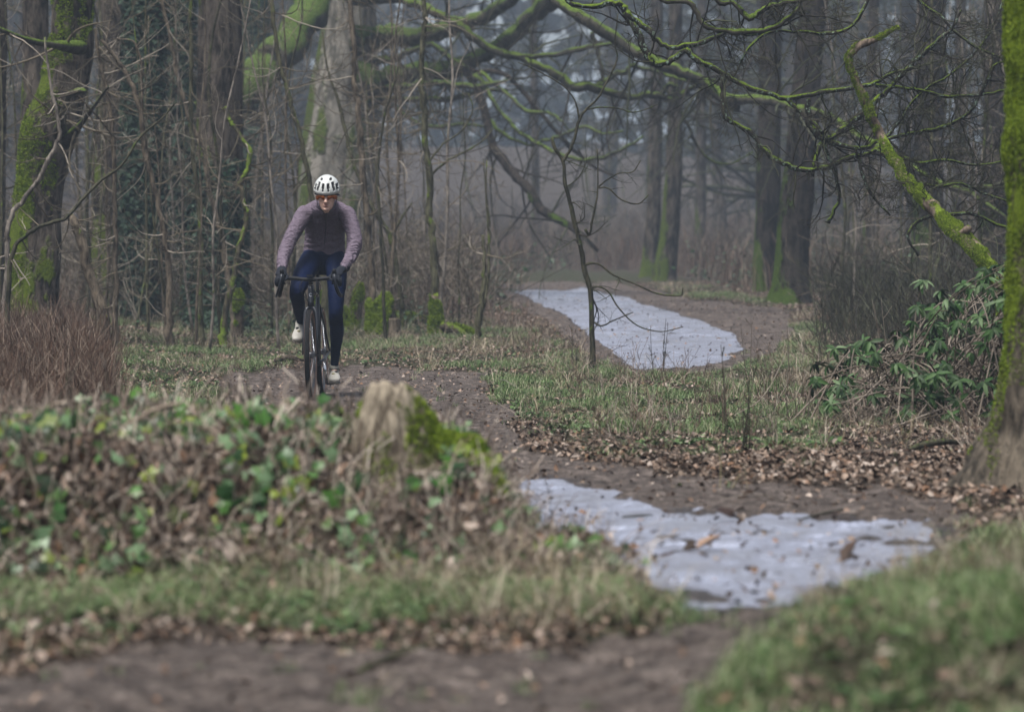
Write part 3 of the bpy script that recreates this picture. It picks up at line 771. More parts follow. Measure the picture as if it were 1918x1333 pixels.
# --- dark lichened tree whose limbs droop in from the top right, nearer than the beech
def lichened():
    X, Y, Z = ground_at(2190, 37)
    root = thing('oak_tree', (X, Y, Z), 'oak whose black lichen-spotted limbs and curling twigs droop in from the top right', 'tree')
    b = MB(); limb(b, [(2150, -420, 37, 20), (2160, -200, 37, 34), (2170, 0, 37, 44), (2180, 200, 37, 50), (2188, 450, 37, 56), (2190, 640, 37, 84)], sides=24, rough=0.08, flute=0.06, seed=31)
    b.build('trunk', MAT['trunk_dark'], root)
    r2 = np.random.default_rng(77)
    def lm(tr, n=8, ln=0.55, seed=1, jit=0.25, lv=3, mat='lichen', side=None, d=34, rr=0.4, kids=3, curl=0.5, sides=8):
        bb = MB(); p, r = limb(bb, [(x, y, (dd[0] if dd else d), rad) for x, y, rad, *dd in tr], sides=sides, rough=0.16, jit=jit, seed=seed)
        o = bb.build('limb', MAT[mat], root)
        if n:
            t = MB(); sprout(t, p, r, n, ln, r2, lv=lv, side=side, curl=curl, rr=rr, kids=kids, lo=0.2, rmin=0.0018, rmax=0.009, ratio=0.6)
            t.build('sprays', MAT['twig_dark'], o)
        return p, r
    # feeding limb above the frame
    lm([(2158, -240, 30, 37), (2000, -290, 20, 36), (1800, -250, 15, 35), (1600, -210, 13, 34.5), (1400, -150, 10, 34), (1220, -90, 8, 34), (1120, -40, 6, 34), (1064, 3, 4.5, 34)], n=10, seed=32)
    lm([(1055, -20, 4), (1064, 3, 4), (1102, 13, 4.5), (1133, 9, 5), (1159, 8, 6), (1172, 20, 6), (1181, 31, 6), (1203, 47, 6), (1228, 72, 5.5), (1250, 88, 5), (1291, 85, 4.5), (1319, 79, 4.5), (1348, 66, 4), (1375, 55, 3), (1400, 66, 2.5), (1440, 60, 2)], n=14, seed=33)
    lm([(1168, 12, 7), (1174, 30, 6.5), (1190, 53, 7), (1206, 91, 7), (1218, 112, 6.5), (1232, 120, 6.5), (1250, 116, 6), (1268, 106, 5.5), (1284, 92, 5)], n=5, seed=34)
    lm([(1284, 92, 6), (1307, 113, 5.5), (1354, 138, 5.5), (1381, 154, 5), (1429, 173, 5), (1476, 183, 4.8), (1539, 173, 4.5), (1602, 164, 4), (1640, 155, 3.5), (1665, 140, 3), (1700, 130, 2)], n=16, seed=35)
    lm([(1354, 138, 5), (1353, 165, 4.5), (1354, 190, 4.5), (1360, 220, 4.5), (1382, 234, 4.5), (1407, 249, 5), (1429, 280, 5), (1460, 302, 5), (1490, 314, 5), (1520, 318, 5), (1564, 309, 4.5), (1596, 293, 4.5), (1620, 290, 4), (1643, 277, 4)], n=14, seed=36)
    lm([(1222, -30, 5), (1240, 0, 5), (1285, 3, 5), (1304, 22, 5), (1316, 45, 5), (1341, 57, 5), (1388, 60, 5.5), (1432, 57, 5.5), (1470, 40, 5), (1492, 19, 4), (1500, 0, 3)], n=12, seed=37, mat='limb_green')
    lm([(1310, -30, 5), (1350, 6, 5), (1375, 6, 5), (1390, 22, 5.5), (1403, 35, 6), (1415, 28, 5.5), (1429, 19, 5), (1470, 6, 4.5), (1507, -2, 4), (1560, -20, 4)], n=10, seed=38, mat='limb_green')
    lm([(1513, 186, 5), (1514, 205, 6), (1518, 230, 7), (1530, 252, 7.5), (1545, 264, 7), (1565, 255, 6), (1592, 233, 5), (1618, 211, 5.5), (1645, 185, 5.5), (1665, 167, 4.5), (1690, 140, 4.5), (1712, 117, 4.5), (1740, 92, 4), (1766, 69, 3.5), (1785, 50, 2.5), (1800, 20, 2)], n=26, seed=39)
    lm([(1470, 183, 4), (1495, 205, 4), (1520, 227, 4), (1545, 255, 4.5)], n=3, seed=40)
    lm([(1545, 262, 6), (1570, 270, 4.5), (1596, 277, 4), (1625, 276, 4), (1650, 262, 3.5), (1712, 249, 3.5), (1745, 243, 3.5), (1775, 236, 3.5), (1800, 222, 3), (1816, 211, 3), (1835, 180, 3), (1854, 142, 3), (1863, 122, 2.5), (1885, 115, 1.5)], n=34, seed=41)
    lm([(1540, 268, 5), (1533, 285, 4), (1526, 302, 3.5), (1523, 331, 2.5)], n=3, ln=.3, seed=42)
    lm([(1541, 270, 5), (1552, 298, 3.8), (1564, 315, 3.6), (1568, 345, 3.4), (1572, 372, 3.4), (1563, 395, 3.5), (1552, 419, 3)], n=7, ln=.35, seed=43)
    lm([(1603, 278, 4), (1608, 300, 3.4), (1621, 343, 3.2), (1630, 360, 3.4), (1643, 378, 2.6), (1668, 403, 2)], n=8, ln=.4, seed=44)
    lm([(1640, 160, 4), (1700, 165, 3), (1728, 170, 3), (1765, 180, 3), (1807, 180, 3), (1850, 176, 2.6), (1892, 167, 2.4), (1940, 158, 2)], n=20, seed=45)
    lm([(1650, 262, 4), (1668, 250, 3), (1700, 205, 2.8), (1730, 170, 2.4), (1780, 140, 2.2), (1830, 95, 2), (1860, 50, 1.8), (1880, 0, 1.4)], n=24, seed=46)
    lm([(1643, 277, 4), (1680, 290, 3), (1720, 305, 2.6), (1770, 300, 2.6), (1830, 310, 2.2), (1890, 300, 2)], n=26, seed=47)
    lm([(1640, -60, 4), (1625, 0, 3.4), (1600, 45, 3), (1560, 62, 3), (1500, 60, 2.6), (1440, 62, 2.4), (1405, 88, 2.4), (1385, 120, 2)], n=20, seed=48)
    lm([(1700, -60, 4), (1720, 0, 3), (1760, 30, 3), (1790, 60, 2.6), (1830, 90, 2.2), (1880, 110, 2)], n=22, seed=49)
    lm([(1640, 278, 4), (1700, 330, 3), (1750, 350, 3), (1800, 345, 2.6), (1850, 365, 2.2), (1900, 380, 2)], n=26, seed=50)
    lm([(1720, 480, 2), (1700, 440, 2.5), (1730, 410, 3), (1780, 402, 3.4), (1830, 404, 3.2), (1880, 425, 3), (1930, 440, 3)], n=14, seed=51)
lichened()

# --- dead mossy limb leaning out of the rhododendrons
def leaning():
    X, Y, Z = ground_at(1905, 31.5)
    root = thing('leaning_dead_tree', (X, Y, Z), 'broken dead tree stem leaning left, tip bent like a hook, with clumps of bright moss', 'dead tree')
    b = MB()
    tr = [(1684, 50, 33, 3), (1662, 62, 33, 4.5), (1634, 76, 33, 6), (1612, 84, 33, 6.5), (1598, 96, 33, 7.5), (1590, 117, 33, 8), (1597, 135, 33, 7), (1605, 150, 33, 7), (1618, 183, 33, 8), (1633, 217, 33, 8.5), (1652, 258, 33, 9), (1671, 293, 32.8, 10), (1696, 334, 32.6, 11), (1728, 365, 32.4, 12), (1759, 400, 32.2, 12.5), (1780, 422, 32, 14), (1802, 442, 31.8, 14), (1834, 475, 31.6, 15), (1860, 520, 31.5, 16), (1885, 580, 31.5, 18), (1905, 640, 31.5, 20), (1912, 690, 31.5, 20)]
    p, r = limb(b, tr, sides=16, rough=0.24, jit=0.10, seed=61, sub=5)
    b.build('stem', MAT['dead_moss'], root)
    moss_tufts(b, root, 26000, 0.014, np.random.default_rng(3), keep=lambda q: -0.30 + 0.35 * fbm(q[:, 0] * 7, q[:, 1], q[:, 2] * 7, 5, 2))
    t = MB(); r2 = np.random.default_rng(9)
    sprout(t, p[:70], r[:70], 22, 0.45, r2, lv=2, curl=0.5, rr=0.25, rmax=0.006)
    t.build('crown', MAT['twig_dark'], root)
    s = MB(); limb(s, [(1800, 440, 31.8, 8), (1812, 430, 31.7, 8), (1815, 424, 31.7, 6)], sides=10, rough=.2); s.build('stub', MAT['dead_moss'], root)
leaning()

# --- big mossy trunk at the right edge
def front_tree():
    D = 18.3
    X, Y, Z = ground_at(2000, D)
    root = thing('foreground_tree', (X, Y, Z), 'thick near trunk at the right edge coated in vivid green moss with a flared root', 'tree')
    ys = np.array([-900, -600, -300, 0, 100, 160, 250, 320, 420, 500, 600, 680, 740, 790, 830, 870, 905, 940, 990])
    le = np.array([1930, 1915, 1900, 1893, 1889, 1898, 1890, 1897, 1900, 1900, 1888, 1880, 1869, 1853, 1832, 1808, 1782, 1748, 1690])
    sides = 72
    cxp = 2000.0
    V = []; rows = []
    yy = np.linspace(ys[0], ys[-1], 150); ll = np.interp(yy, ys, le)
    a = np.linspace(0, 2 * np.pi, sides, endpoint=False)
    for y, l in zip(yy, ll):
        z = CZ - (y - HY) / FPX * D
        rr = (cxp - l) / FPX * D
        base = 107 / FPX * D
        # flare only grows in root lobes: left, front right, back
        ex = max(0.0, rr - base)
        lob = np.maximum(0, np.cos(a - np.pi)) ** 5 + 0.7 * np.maximum(0, np.cos(a - 5.2)) ** 6 + 0.6 * np.maximum(0, np.cos(a - 0.6)) ** 6 + 0.6 * np.maximum(0, np.cos(a - 2.0)) ** 8 + 0.5 * np.maximum(0, np.cos(a - 4.1)) ** 8
        R = min(rr, base) + ex * np.clip(lob, 0.12, 1.0)
        R = R * (1 + 0.030 * np.cos(4 * a + z * 0.7) + 0.02 * np.cos(7 * a - z))
        x = X + R * np.cos(a); yv = D + R * np.sin(a)
        n1 = fbm(x * 5, yv * 5, z * 2.2, 71, 4) * 0.026 + fbm(x * 20, yv * 20, z * 7, 72, 3) * 0.016
        x = x + n1 * np.cos(a); yv = yv + n1 * np.sin(a)
        V.append(np.column_stack([x, yv, np.full(sides, z)]))
    V = np.vstack(V); n = len(yy)
    idx = np.arange(n * sides).reshape(n, sides); nx = np.roll(idx, -1, 1)
    Q = np.stack([idx[:-1], idx[1:], nx[1:], nx[:-1]], -1).reshape(-1, 4)
    mb = MB(); mb.add(V, Q); mb.build('trunk', MAT['front'], root)
    keep = lambda p: np.where(p[:, 2] < 0.50, (p[:, 2] - 0.50) * 3.5 - 0.3, 0.40)
    o = moss_tufts(mb, root, 90000, 0.010, np.random.default_rng(4), keep=keep, mat='moss_tuft')
    V0, Q0, _ = mb.arrays()
front_tree()

# --- trunks on the right
def rt(label, tr, mat, seed, **k):
    return trunk_tree(k.pop('name', 'forest_tree'), label, tr, mat, seed=seed, **k)
rt('taller slim trunk of the close pair beyond the icy path, on the left', [(1231, -60, 11, 84), (1230, 100, 11.5, 84), (1227, 250, 13, 84), (1223, 400, 14, 84), (1218, 475, 15, 84), (1216, 505, 17, 84)], 'trunk_brown', 2, sides=24, twigs=12, twl=1.5, twhi=.6)
rt('reddish brown trunk of the close pair beyond the icy path, the right one', [(1266, -60, 12, 80), (1266, 120, 13.5, 80), (1264, 250, 15, 80), (1258, 380, 17, 80), (1248, 480, 20, 80), (1244, 515, 23, 80)], 'trunk_brown', 3, sides=24, twigs=12, twl=1.5, twhi=.6)
rt('tall dark trunk standing close behind the trunk with the mossy foot', [(1446, -60, 20, 68), (1444, 100, 21, 68), (1440, 300, 22, 68), (1437, 440, 24, 68), (1437, 505, 27, 68)], 'trunk_dark', 4, sides=26, twigs=14, twl=1.4, twhi=.6)
rt('broad dark brown trunk with a green mossy foot right of the icy path', [(1530, -60, 25, 60), (1520, 60, 26, 60), (1510, 180, 27, 60), (1498, 320, 29, 60), (1488, 450, 31, 60), (1482, 530, 36, 60), (1480, 552, 42, 60)], 'trunk_dark', 5, sides=30, twigs=14, twl=1.2, twhi=.6)
rt('thick dim trunk behind the curling twigs at the upper right', [(1745, -60, 27, 66), (1742, 150, 28, 66), (1738, 400, 30, 66), (1735, 520, 34, 66)], 'trunk_dark', 6, sides=24, twigs=20, twl=1.6)
rt('dark trunk showing just left of the vivid green foreground trunk', [(1868, -60, 24, 58), (1866, 150, 25, 58), (1862, 400, 27, 58), (1858, 560, 34, 58)], 'trunk_dark', 7, sides=24, twigs=20, twl=1.4)
rt('thin pale trunk fading in the haze right of the close pair', [(1316, -60, 9, 100), (1314, 150, 10, 100), (1312, 400, 10, 100), (1310, 480, 12, 100)], 'trunk_brown', 8, twigs=14, twl=2.0)
rt('slim trunk between the mossy-footed trunk and the thick dim trunk', [(1640, -60, 9, 75), (1632, 150, 10, 75), (1628, 400, 11, 75), (1625, 500, 13, 75)], 'trunk_dark', 9, twigs=20, twl=1.8)
rt('slim grey trunk seen just right of the thick dim trunk', [(1800, -60, 10, 80), (1798, 150, 10, 80), (1795, 400, 12, 80), (1794, 500, 13, 80)], 'trunk_dark', 10, twigs=20, twl=1.8)
rt('faint slender trunk in the haze between the beech and the dark sapling', [(1002, -60, 6, 112), (1000, 150, 7, 112), (1004, 400, 8, 112), (1003, 480, 9, 112)], 'trunk_brown', 11, twigs=14, twl=2.2)

# --- trunks on the left
r_, mb_, A_ = rt('big leaning trunk at far left, bright moss down its left side', [(142, -80, 42, 42), (138, 0, 42, 42), (130, 90, 42, 42), (112, 180, 43, 42), (92, 260, 48, 42), (74, 360, 46, 42), (64, 450, 48, 42), (58, 550, 58, 42)], 'trunk_mossy', 12, sides=40, flute=0.08, rough=.10)
moss_tufts(mb_, r_, 60000, 0.022, np.random.default_rng(12), keep=lambda p: -0.45 - 0.15 * (p[:, 2] > 2.9))
for tr in ([(150, 90, 41.6, 14), (100, 84, 41, 7), (60, 78, 40.6, 6), (30, 68, 40.2, 5), (0, 55, 40, 4), (-60, 30, 40, 3)],
           [(112, 250, 41.5, 14), (115, 225, 41, 8), (124, 195, 40.8, 6), (131, 176, 40.6, 6), (152, 170, 40.4, 6), (160, 172, 40.3, 4)],
           [(125, 265, 41.5, 14), (150, 235, 41, 6), (172, 205, 40.6, 4), (190, 180, 40.4, 3), (203, 163, 40.2, 2)]):
    b_ = MB(); p_, q_ = limb(b_, tr, sides=10, rough=.2, seed=int(tr[0][0])); o_ = b_.build('limb', MAT['limb_green'], r_)
    t_ = MB(); sprout(t_, p_, q_, 8, .7, np.random.default_rng(int(tr[0][0])), lv=2); t_.build('sprays', MAT['twig'], o_)
rt('mossy trunk half hidden behind the big leaning trunk at far left', [(66, -80, 24, 48), (66, 100, 25, 48), (62, 300, 27, 48), (58, 540, 34, 48)], 'trunk_mossy', 13, sides=24)
rt('dark trunk cut by the left edge of the photo', [(-8, -80, 20, 46), (-6, 100, 20, 46), (-12, 300, 22, 46), (-16, 540, 28, 46)], 'trunk_mossy', 14, sides=24, twigs=16)
rt('dim brown trunk between the big leaning trunk and the ivy clad trunk', [(212, -80, 24, 54), (210, 100, 24, 54), (200, 300, 26, 54), (196, 530, 32, 54)], 'trunk_mossy', 15, sides=24)
def ivied(label, tr, seed, n, mat='trunk_dark', keep=None, cover=0.6):
    r, m, A = rt(label, tr, mat, seed, sides=24, name='ivy_clad_tree')
    ivy_on(m, r, n, 0.075, np.random.default_rng(seed), keep=(keep or (lambda p: cover)))
    return r
ivied('trunk wrapped in dark ivy from foot to top, second upright from the big leaning trunk', [(272, -80, 32, 50), (270, 100, 32, 50), (266, 300, 33, 50), (262, 530, 36, 50)], 16, 17000)
ivied('narrower ivy covered trunk beside the broad brown trunk, on its left', [(340, -80, 17, 56), (340, 100, 18, 56), (336, 300, 20, 56), (334, 510, 24, 56)], 17, 12000)
ivied('broad brown trunk left of the rider with ivy only round its foot and moss patches', [(414, -80, 42, 48), (412, 100, 42, 48), (410, 300, 43, 48), (408, 450, 46, 48), (406, 550, 54, 48)], 18, 15000, mat='trunk_brown', keep=lambda p: np.where(p[:, 2] < 2.3, 0.15, -1.6))
ivied('trunk with a dark mass of ivy at the top, right behind the broad brown trunk', [(478, -80, 27, 76), (474, 60, 24, 76), (466, 200, 21, 76), (462, 400, 22, 76), (460, 510, 24, 76)], 19, 16000, keep=lambda p: np.where(p[:, 2] > 4.0, 0.7, -0.1))

# --- traced saplings
def sapling(label, tr, mat, d, seed, twigs=14, ln=0.5, tm='twig', extra=(), base=True, moss=None, sides=8, rough=0.12, jit=0.25, lv=2, top=True, name='sapling', dead=False, lo=.05, cat='sapling'):
    pts = [(x, y, d, r) for x, y, r in tr]
    X, Y, Z = ground_at(tr[-1][0], d)
    root = thing(name, (X, Y, Z), label, cat)
    if top and tr[0][1] < 30:
        x0, y0, r0 = tr[0]; x1, y1, r1 = tr[1]
        g = (x0 - x1) / max(20, abs(y0 - y1))
        pts = [(x0 + g * 300, y0 - 420, d, r0 * 0.4), (x0 + g * 150, y0 - 200, d, r0 * 0.8)] + pts
    pyb = HY + FPX * (CZ - Z) / d
    pts = [p for p in pts if p[1] < pyb - 6] + [(tr[-1][0], pyb + 6, d, tr[-1][2] * 1.25)]
    b = MB(); p, r = limb(b, pts, sides=sides, rough=rough, jit=jit, seed=seed)
    b.build('stem', MAT[mat], root)
    rnd = np.random.default_rng(seed * 7 + 3)
    t = MB()
    sprout(t, p, r, twigs, ln, rnd, lv=lv, rr=0.4, up=0.03, lo=lo, hi=.85, rmax=0.008, rmin=.0016)
    for e in extra:
        bb = MB(); p2, r2 = limb(bb, [(x, y, d, q) for x, y, q in e], sides=6, rough=.1, jit=.2, seed=seed + 1)
        bb.build('branch', MAT[mat], root)
        sprout(t, p2, r2, max(2, twigs // 4), ln * 0.6, rnd, lv=1, rr=.5, rmax=0.004, rmin=.0014)
    t.build('crown', MAT[tm], root)
    if moss:
        hh, rr_, n = moss
        mb = MB(); zz = np.linspace(-0.05, hh, 12)
        pp = np.array([[X, Y, Z + z] for z in zz]); 
        k = np.array([np.argmin(np.abs(p[:, 2] - q[2])) for q in pp]); pp[:, 0] = p[k, 0]
        rad = rr_ * (1 - 0.35 * (zz / hh) ** 2) * (1 + 0.1 * np.sin(zz * 40))
        tube(mb, pp, rad, sides=14, rough=.22, seed=seed, rscale=12)
        o = mb.build('mossy_foot', MAT['dead_moss'], root)
        moss_tufts(mb, o, n, 0.022, rnd, keep=lambda q: 0.35 + 0.8 * (q[:, 2] - Z - 0.2), name='moss')
    return root

sapling('straight brown sapling right behind the rider, its foot in a sleeve of moss', [(655, 0, 5), (661, 60, 5), (664, 120, 5.5), (664, 165, 5.5), (670, 195, 5.5), (671, 234, 6), (676, 270, 6), (679, 315, 6), (683, 375, 6), (689, 416, 6), (691, 459, 6.5), (696, 514, 6.5), (697, 543, 7), (697, 612, 8)], 'sap_brown', 46, 101, twigs=26, ln=.7, moss=(0.42, 0.075, 9000))
sapling('tall straight sapling in mid picture with moss on its upper stem and a mossy foot', [(793, 0, 4.5), (795, 39, 5), (792, 80, 5), (790, 126, 5), (791, 168, 6), (796, 225, 6.5), (797, 276, 6), (805, 321, 7), (805, 400, 6.5), (811, 428, 7), (811, 476, 7), (814, 524, 7.5), (815, 612, 9)], 'sap_green', 46, 102, twigs=24, ln=.7, moss=(0.5, 0.07, 9000),
        extra=[[(800, 310, 3), (830, 270, 2), (865, 245, 2), (885, 205, 1.5), (877, 175, 1)], [(806, 330, 3), (840, 300, 2), (880, 280, 2), (905, 262, 1.5), (925, 240, 1)], [(797, 50, 3), (800, 25, 2.5), (807, 12, 2)]])
sapling('short twin-stemmed sapling with lichen, at the right end of the mossy stumps', [(905, 440, 2.5), (907, 488, 3.6), (905, 536, 4.5), (900, 572, 6), (893, 625, 7)], 'sap_green', 43, 103, twigs=8, ln=.4, extra=[[(898, 600, 4), (908, 560, 3), (914, 524, 3), (916, 452, 2.2), (910, 370, 1.6), (912, 300, 1)]])
sapling('dark thin sapling standing alone in front of the icy path, forked half way up', [(1034, 257, 2), (1039, 277, 3.5), (1055, 305, 3.2), (1058, 340, 3.6), (1067, 378, 4), (1077, 420, 4.3), (1082, 437, 4.3), (1090, 475, 4.6), (1096, 509, 4.8), (1105, 539, 5), (1107, 569, 5), (1109, 625, 5), (1109, 704, 5.5)], 'sap_dark', 36, 104, twigs=10, ln=.35, tm='twig_dark', jit=.1,
        extra=[[(1055, 303, 3.4), (1065, 285, 3.2), (1074, 268, 3), (1085, 224, 2.8), (1100, 203, 2.4), (1118, 186, 2.2), (1143, 142, 2), (1154, 117, 1.8), (1156, 104, 1.6), (1152, 79, 1.3), (1158, 25, 1)],
               [(1085, 222, 2.2), (1077, 189, 1.6), (1060, 166, 1.4), (1039, 151, 1.3), (1011, 135, 1.2), (970, 117, .9)],
               [(1100, 205, 1.8), (1133, 201, 1.4), (1160, 204, 1.3), (1184, 211, 1.3), (1210, 205, 1.1), (1234, 195, .9)],
               [(1090, 497, 3), (1120, 494, 1.8), (1150, 516, 1.7), (1187, 531, 1.6), (1232, 550, 1.5), (1274, 554, 1.3), (1279, 539, 1)],
               [(1105, 540, 3), (1120, 537, 1.8), (1139, 546, 1.6), (1161, 580, 1.5), (1195, 610, 1.3), (1236, 621, 1.1), (1280, 612, .9)],
               [(1096, 430, 3), (1104, 440, 2.4), (1110, 410, 2.2), (1118, 370, 1.8), (1120, 330, 1.5), (1119, 280, 1.2)],
               [(1121, 350, 1.8), (1140, 335, 1.5), (1160, 325, 1.4), (1185, 322, 1.3), (1200, 300, 1)],
               [(1121, 352, 1.8), (1140, 353, 1.6), (1165, 375, 1.4), (1195, 382, 1.4), (1215, 365, 1)],
               [(1107, 600, 2), (1125, 610, 1.5), (1150, 600, 1.3), (1185, 585, 1)]])
sapling('greenish sapling leaning right above the rider helmet', [(508, 0, 4), (514, 60, 4), (526, 126, 4.2), (541, 180, 4.3), (550, 210, 4.4), (562, 255, 4.6), (574, 315, 4.8), (583, 360, 5), (600, 480, 6), (612, 600, 7)], 'sap_green', 43, 105, twigs=22, ln=.8)
sapling('crooked sapling with caterpillar-like sleeves of moss, left of the rider', [(420, 201, 5), (430, 225, 4.5), (441, 240, 4), (455, 262, 3.5), (468, 282, 4.5), (465, 315, 5), (455, 332, 5), (450, 348, 4.5), (459, 390, 4.5), (462, 401, 5), (456, 441, 5), (446, 480, 5), (439, 512, 5), (425, 569, 6), (419, 612, 7)], 'sap_moss', 43, 106, twigs=20, ln=.6)
sapling('straight pale green sapling left of the crooked mossy one', [(357, 0, 3.5), (358, 120, 4), (357, 210, 4.2), (361, 270, 4.4), (372, 400, 4.6), (376, 451, 4.8), (375, 519, 5), (375, 603, 6)], 'sap_green', 43, 107, twigs=22, ln=.7)
sapling('slanting brown sapling rising left from beside the mossy stub', [(303, 0, 3.4), (324, 90, 3.6), (330, 135, 4), (345, 190, 4), (360, 240, 4.2), (381, 279, 4.6), (392, 350, 5), (408, 417, 5.4), (422, 485, 5.8), (432, 539, 6), (440, 600, 7)], 'sap_brown', 46, 108, twigs=20, ln=.7)
sapling('bare greyish pole sapling just right of the big leaning trunk', [(177, 54, 3), (189, 120, 3.6), (204, 192, 4), (212, 270, 4.4), (216, 400, 4.6), (217, 480, 5), (215, 590, 6)], 'sap_brown', 41, 109, twigs=20, ln=.6)
sapling('brown sapling bending over at the top like a crook, in the left thicket', [(189, 75, 3), (225, 117, 4), (240, 145, 4.4), (252, 174, 4.6), (267, 225, 4.8), (272, 285, 5), (288, 345, 5), (300, 400, 5), (311, 451, 5.4), (317, 525, 6), (317, 585, 7)], 'sap_brown', 41, 110, twigs=20, ln=.6, extra=[[(266, 215, 3), (266, 195, 3), (265, 150, 2.6), (264, 114, 2.4), (252, 81, 2.2), (235, 74, 1.8), (210, 73, 1.2)]])
sapling('long thin mossy stem slanting up to the right across the left thicket', [(327, 195, 1.5), (300, 225, 2), (264, 255, 2.2), (225, 312, 2.5), (180, 345, 3), (128, 404, 3.2), (100, 415, 3.4), (68, 428, 3.6), (45, 445, 4), (25, 470, 4.4), (15, 560, 5)], 'sap_dark', 36, 111, twigs=12, ln=.4, jit=.2)
sapling('thick brown dead stem leaning left with a snapped top, in the left thicket', [(132, 402, 4), (140, 418, 8), (149, 441, 9), (157, 470, 9), (162, 502, 9.5), (175, 535, 10), (186, 565, 11), (192, 590, 12)], 'sap_brown', 37, 112, jit=.06, rough=.2, twigs=6, ln=.4, name='broken_sapling', cat='dead stem')
sapling('pale grey sapling crossing in front of the big leaning trunk', [(84, 70, 2), (95, 160, 3), (108, 220, 3.4), (111, 255, 3.8), (99, 285, 5), (66, 345, 4.2), (45, 372, 4.4), (22, 405, 4.6), (14, 450, 5), (13, 485, 5), (10, 580, 6)], 'sap_grey', 38, 113, twigs=12, ln=.5)
sapling('slim dark sapling forking above the short twin-stemmed one', [(905, 297, 1), (912, 372, 2), (918, 430, 2.4), (915, 470, 2.6), (914, 530, 3), (900, 600, 4)], 'sap_dark', 50, 114, twigs=10, ln=.6)
sapling('grey-green sapling just right of the straight brown one behind the rider', [(604, 60, 1.6), (613, 130, 2), (626, 165, 2.6), (640, 215, 3), (650, 262, 3.4), (668, 320, 3.6), (700, 390, 4), (730, 440, 4.6), (742, 500, 5), (752, 560, 5.4), (756, 610, 6)], 'sap_green', 48, 115, twigs=22, ln=.8, extra=[[(735, 440, 3.4), (755, 405, 2.6), (772, 380, 2)]])
sapling('thin upright stem with a mossy joint left of the tall straight sapling', [(748, 120, 1.2), (735, 170, 1.6), (722, 210, 2), (714, 260, 2.2), (708, 330, 2.4), (712, 420, 2.6), (720, 600, 3.4)], 'sap_dark', 44, 116, twigs=14, ln=.6)

# --- the thin stems of the thickets
def stem_proto(seed, h, mat):
    rnd = np.random.default_rng(seed)
    root = thing('thicket_stem', (0, 0, 0), 'x', 'sapling')
    n = 9; p = np.zeros((n, 3)); p[:, 2] = np.linspace(-0.05, h, n)
    p[:, 0] = np.cumsum(rnd.normal(0, 0.045, n)) + np.linspace(0, rnd.normal(0, .5), n); p[:, 1] = np.cumsum(rnd.normal(0, 0.05, n))
    A = catmull(np.column_stack([p, np.linspace(0.024, 0.007, n)]), 3)
    b = MB(); tube(b, A[:, :3], A[:, 3], sides=6, rough=.1, seed=seed, rscale=20); b.build('stem', MAT[mat], root)
    t = MB(); sprout(t, A[:, :3], A[:, 3], 20, 0.8, rnd, lv=2, up=0.05, rr=.4, lo=.08, rmax=.007, rmin=.0018); t.build('crown', MAT['twig'], root)
    return root
protos = [stem_proto(300 + i, 5.2 + 0.5 * (i % 3), ['sap_brown', 'sap_green', 'sap_grey', 'sap_dark', 'sap_brown', 'sap_green'][i]) for i in range(6)]
rs = np.random.default_rng(55)
spots = []
for k in range(58): spots.append((rs.uniform(-30, 560), rs.uniform(40, 62), 'thin bare stem among many in the thicket left of the rider', 'thin bare stems in the thicket left of the rider'))
for k in range(11): spots.append((rs.uniform(700, 900), rs.uniform(47, 64), 'thin bare stem in the sparse row between the rider and the icy path', 'thin bare stems between the rider and the icy path'))
for k in range(34): spots.append((rs.uniform(1550, 2000), rs.uniform(44, 72), 'thin dark stem in the tangle behind the rhododendron', 'thin stems behind the rhododendron'))
for k in range(8): spots.append((rs.uniform(860, 1420), rs.uniform(96, 130), 'faint thin stem in the haze beyond the icy path', 'faint stems beyond the icy path'))
used_p = set()
for i, (px, d, lab, grp) in enumerate(spots):
    j = int(rs.integers(0, 6))
    X, Y, Z = ground_at(px, d)
    sc = rs.uniform(0.65, 1.15) * (1.0 if d < 80 else 1.6); rz = rs.uniform(0, 6.28)
    if j not in used_p:
        used_p.add(j); r = protos[j]; r.location = (X, Y, Z); r.rotation_euler = (0, 0, rz); r.scale = (sc,) * 3; r['label'] = lab; r['group'] = grp
    else:
        copy_thing(protos[j], (X, Y, Z), rz, sc, lab, grp)

# --- far trees
far_r = np.random.default_rng(91)
def far_proto(seed):
    rnd = np.random.default_rng(seed)
    root = thing('distant_tree', (0, 0, 0), 'x', 'tree')
    n = 8; p = np.zeros((n, 3)); p[:, 2] = np.linspace(-0.4, 14, n); p[:, 0] = np.cumsum(rnd.normal(0, 0.14, n)); p[:, 1] = np.cumsum(rnd.normal(0, 0.14, n)); p[0, :2] = p[1, :2]
    A = catmull(np.column_stack([p, [.30, .24, .22, .20, .18, .15, .11, .05]]), 3)
    b = MB(); tube(b, A[:, :3], A[:, 3], sides=10, rough=.08, seed=seed, rscale=4, flute=.05); b.build('trunk', MAT['trunk_dark' if seed % 2 else 'trunk_brown'], root)
    t = MB(); sprout(t, A[:, :3], A[:, 3], 34, 3.2, rnd, lv=2, up=0.02, rr=.35, lo=.15, hi=.98, kids=4, curl=.3, rmin=.006, rmax=.07, ratio=.6); t.build('branches', MAT['twig_dark'], root)
    return root
fps = [far_proto(400 + i) for i in range(4)]
n = 0
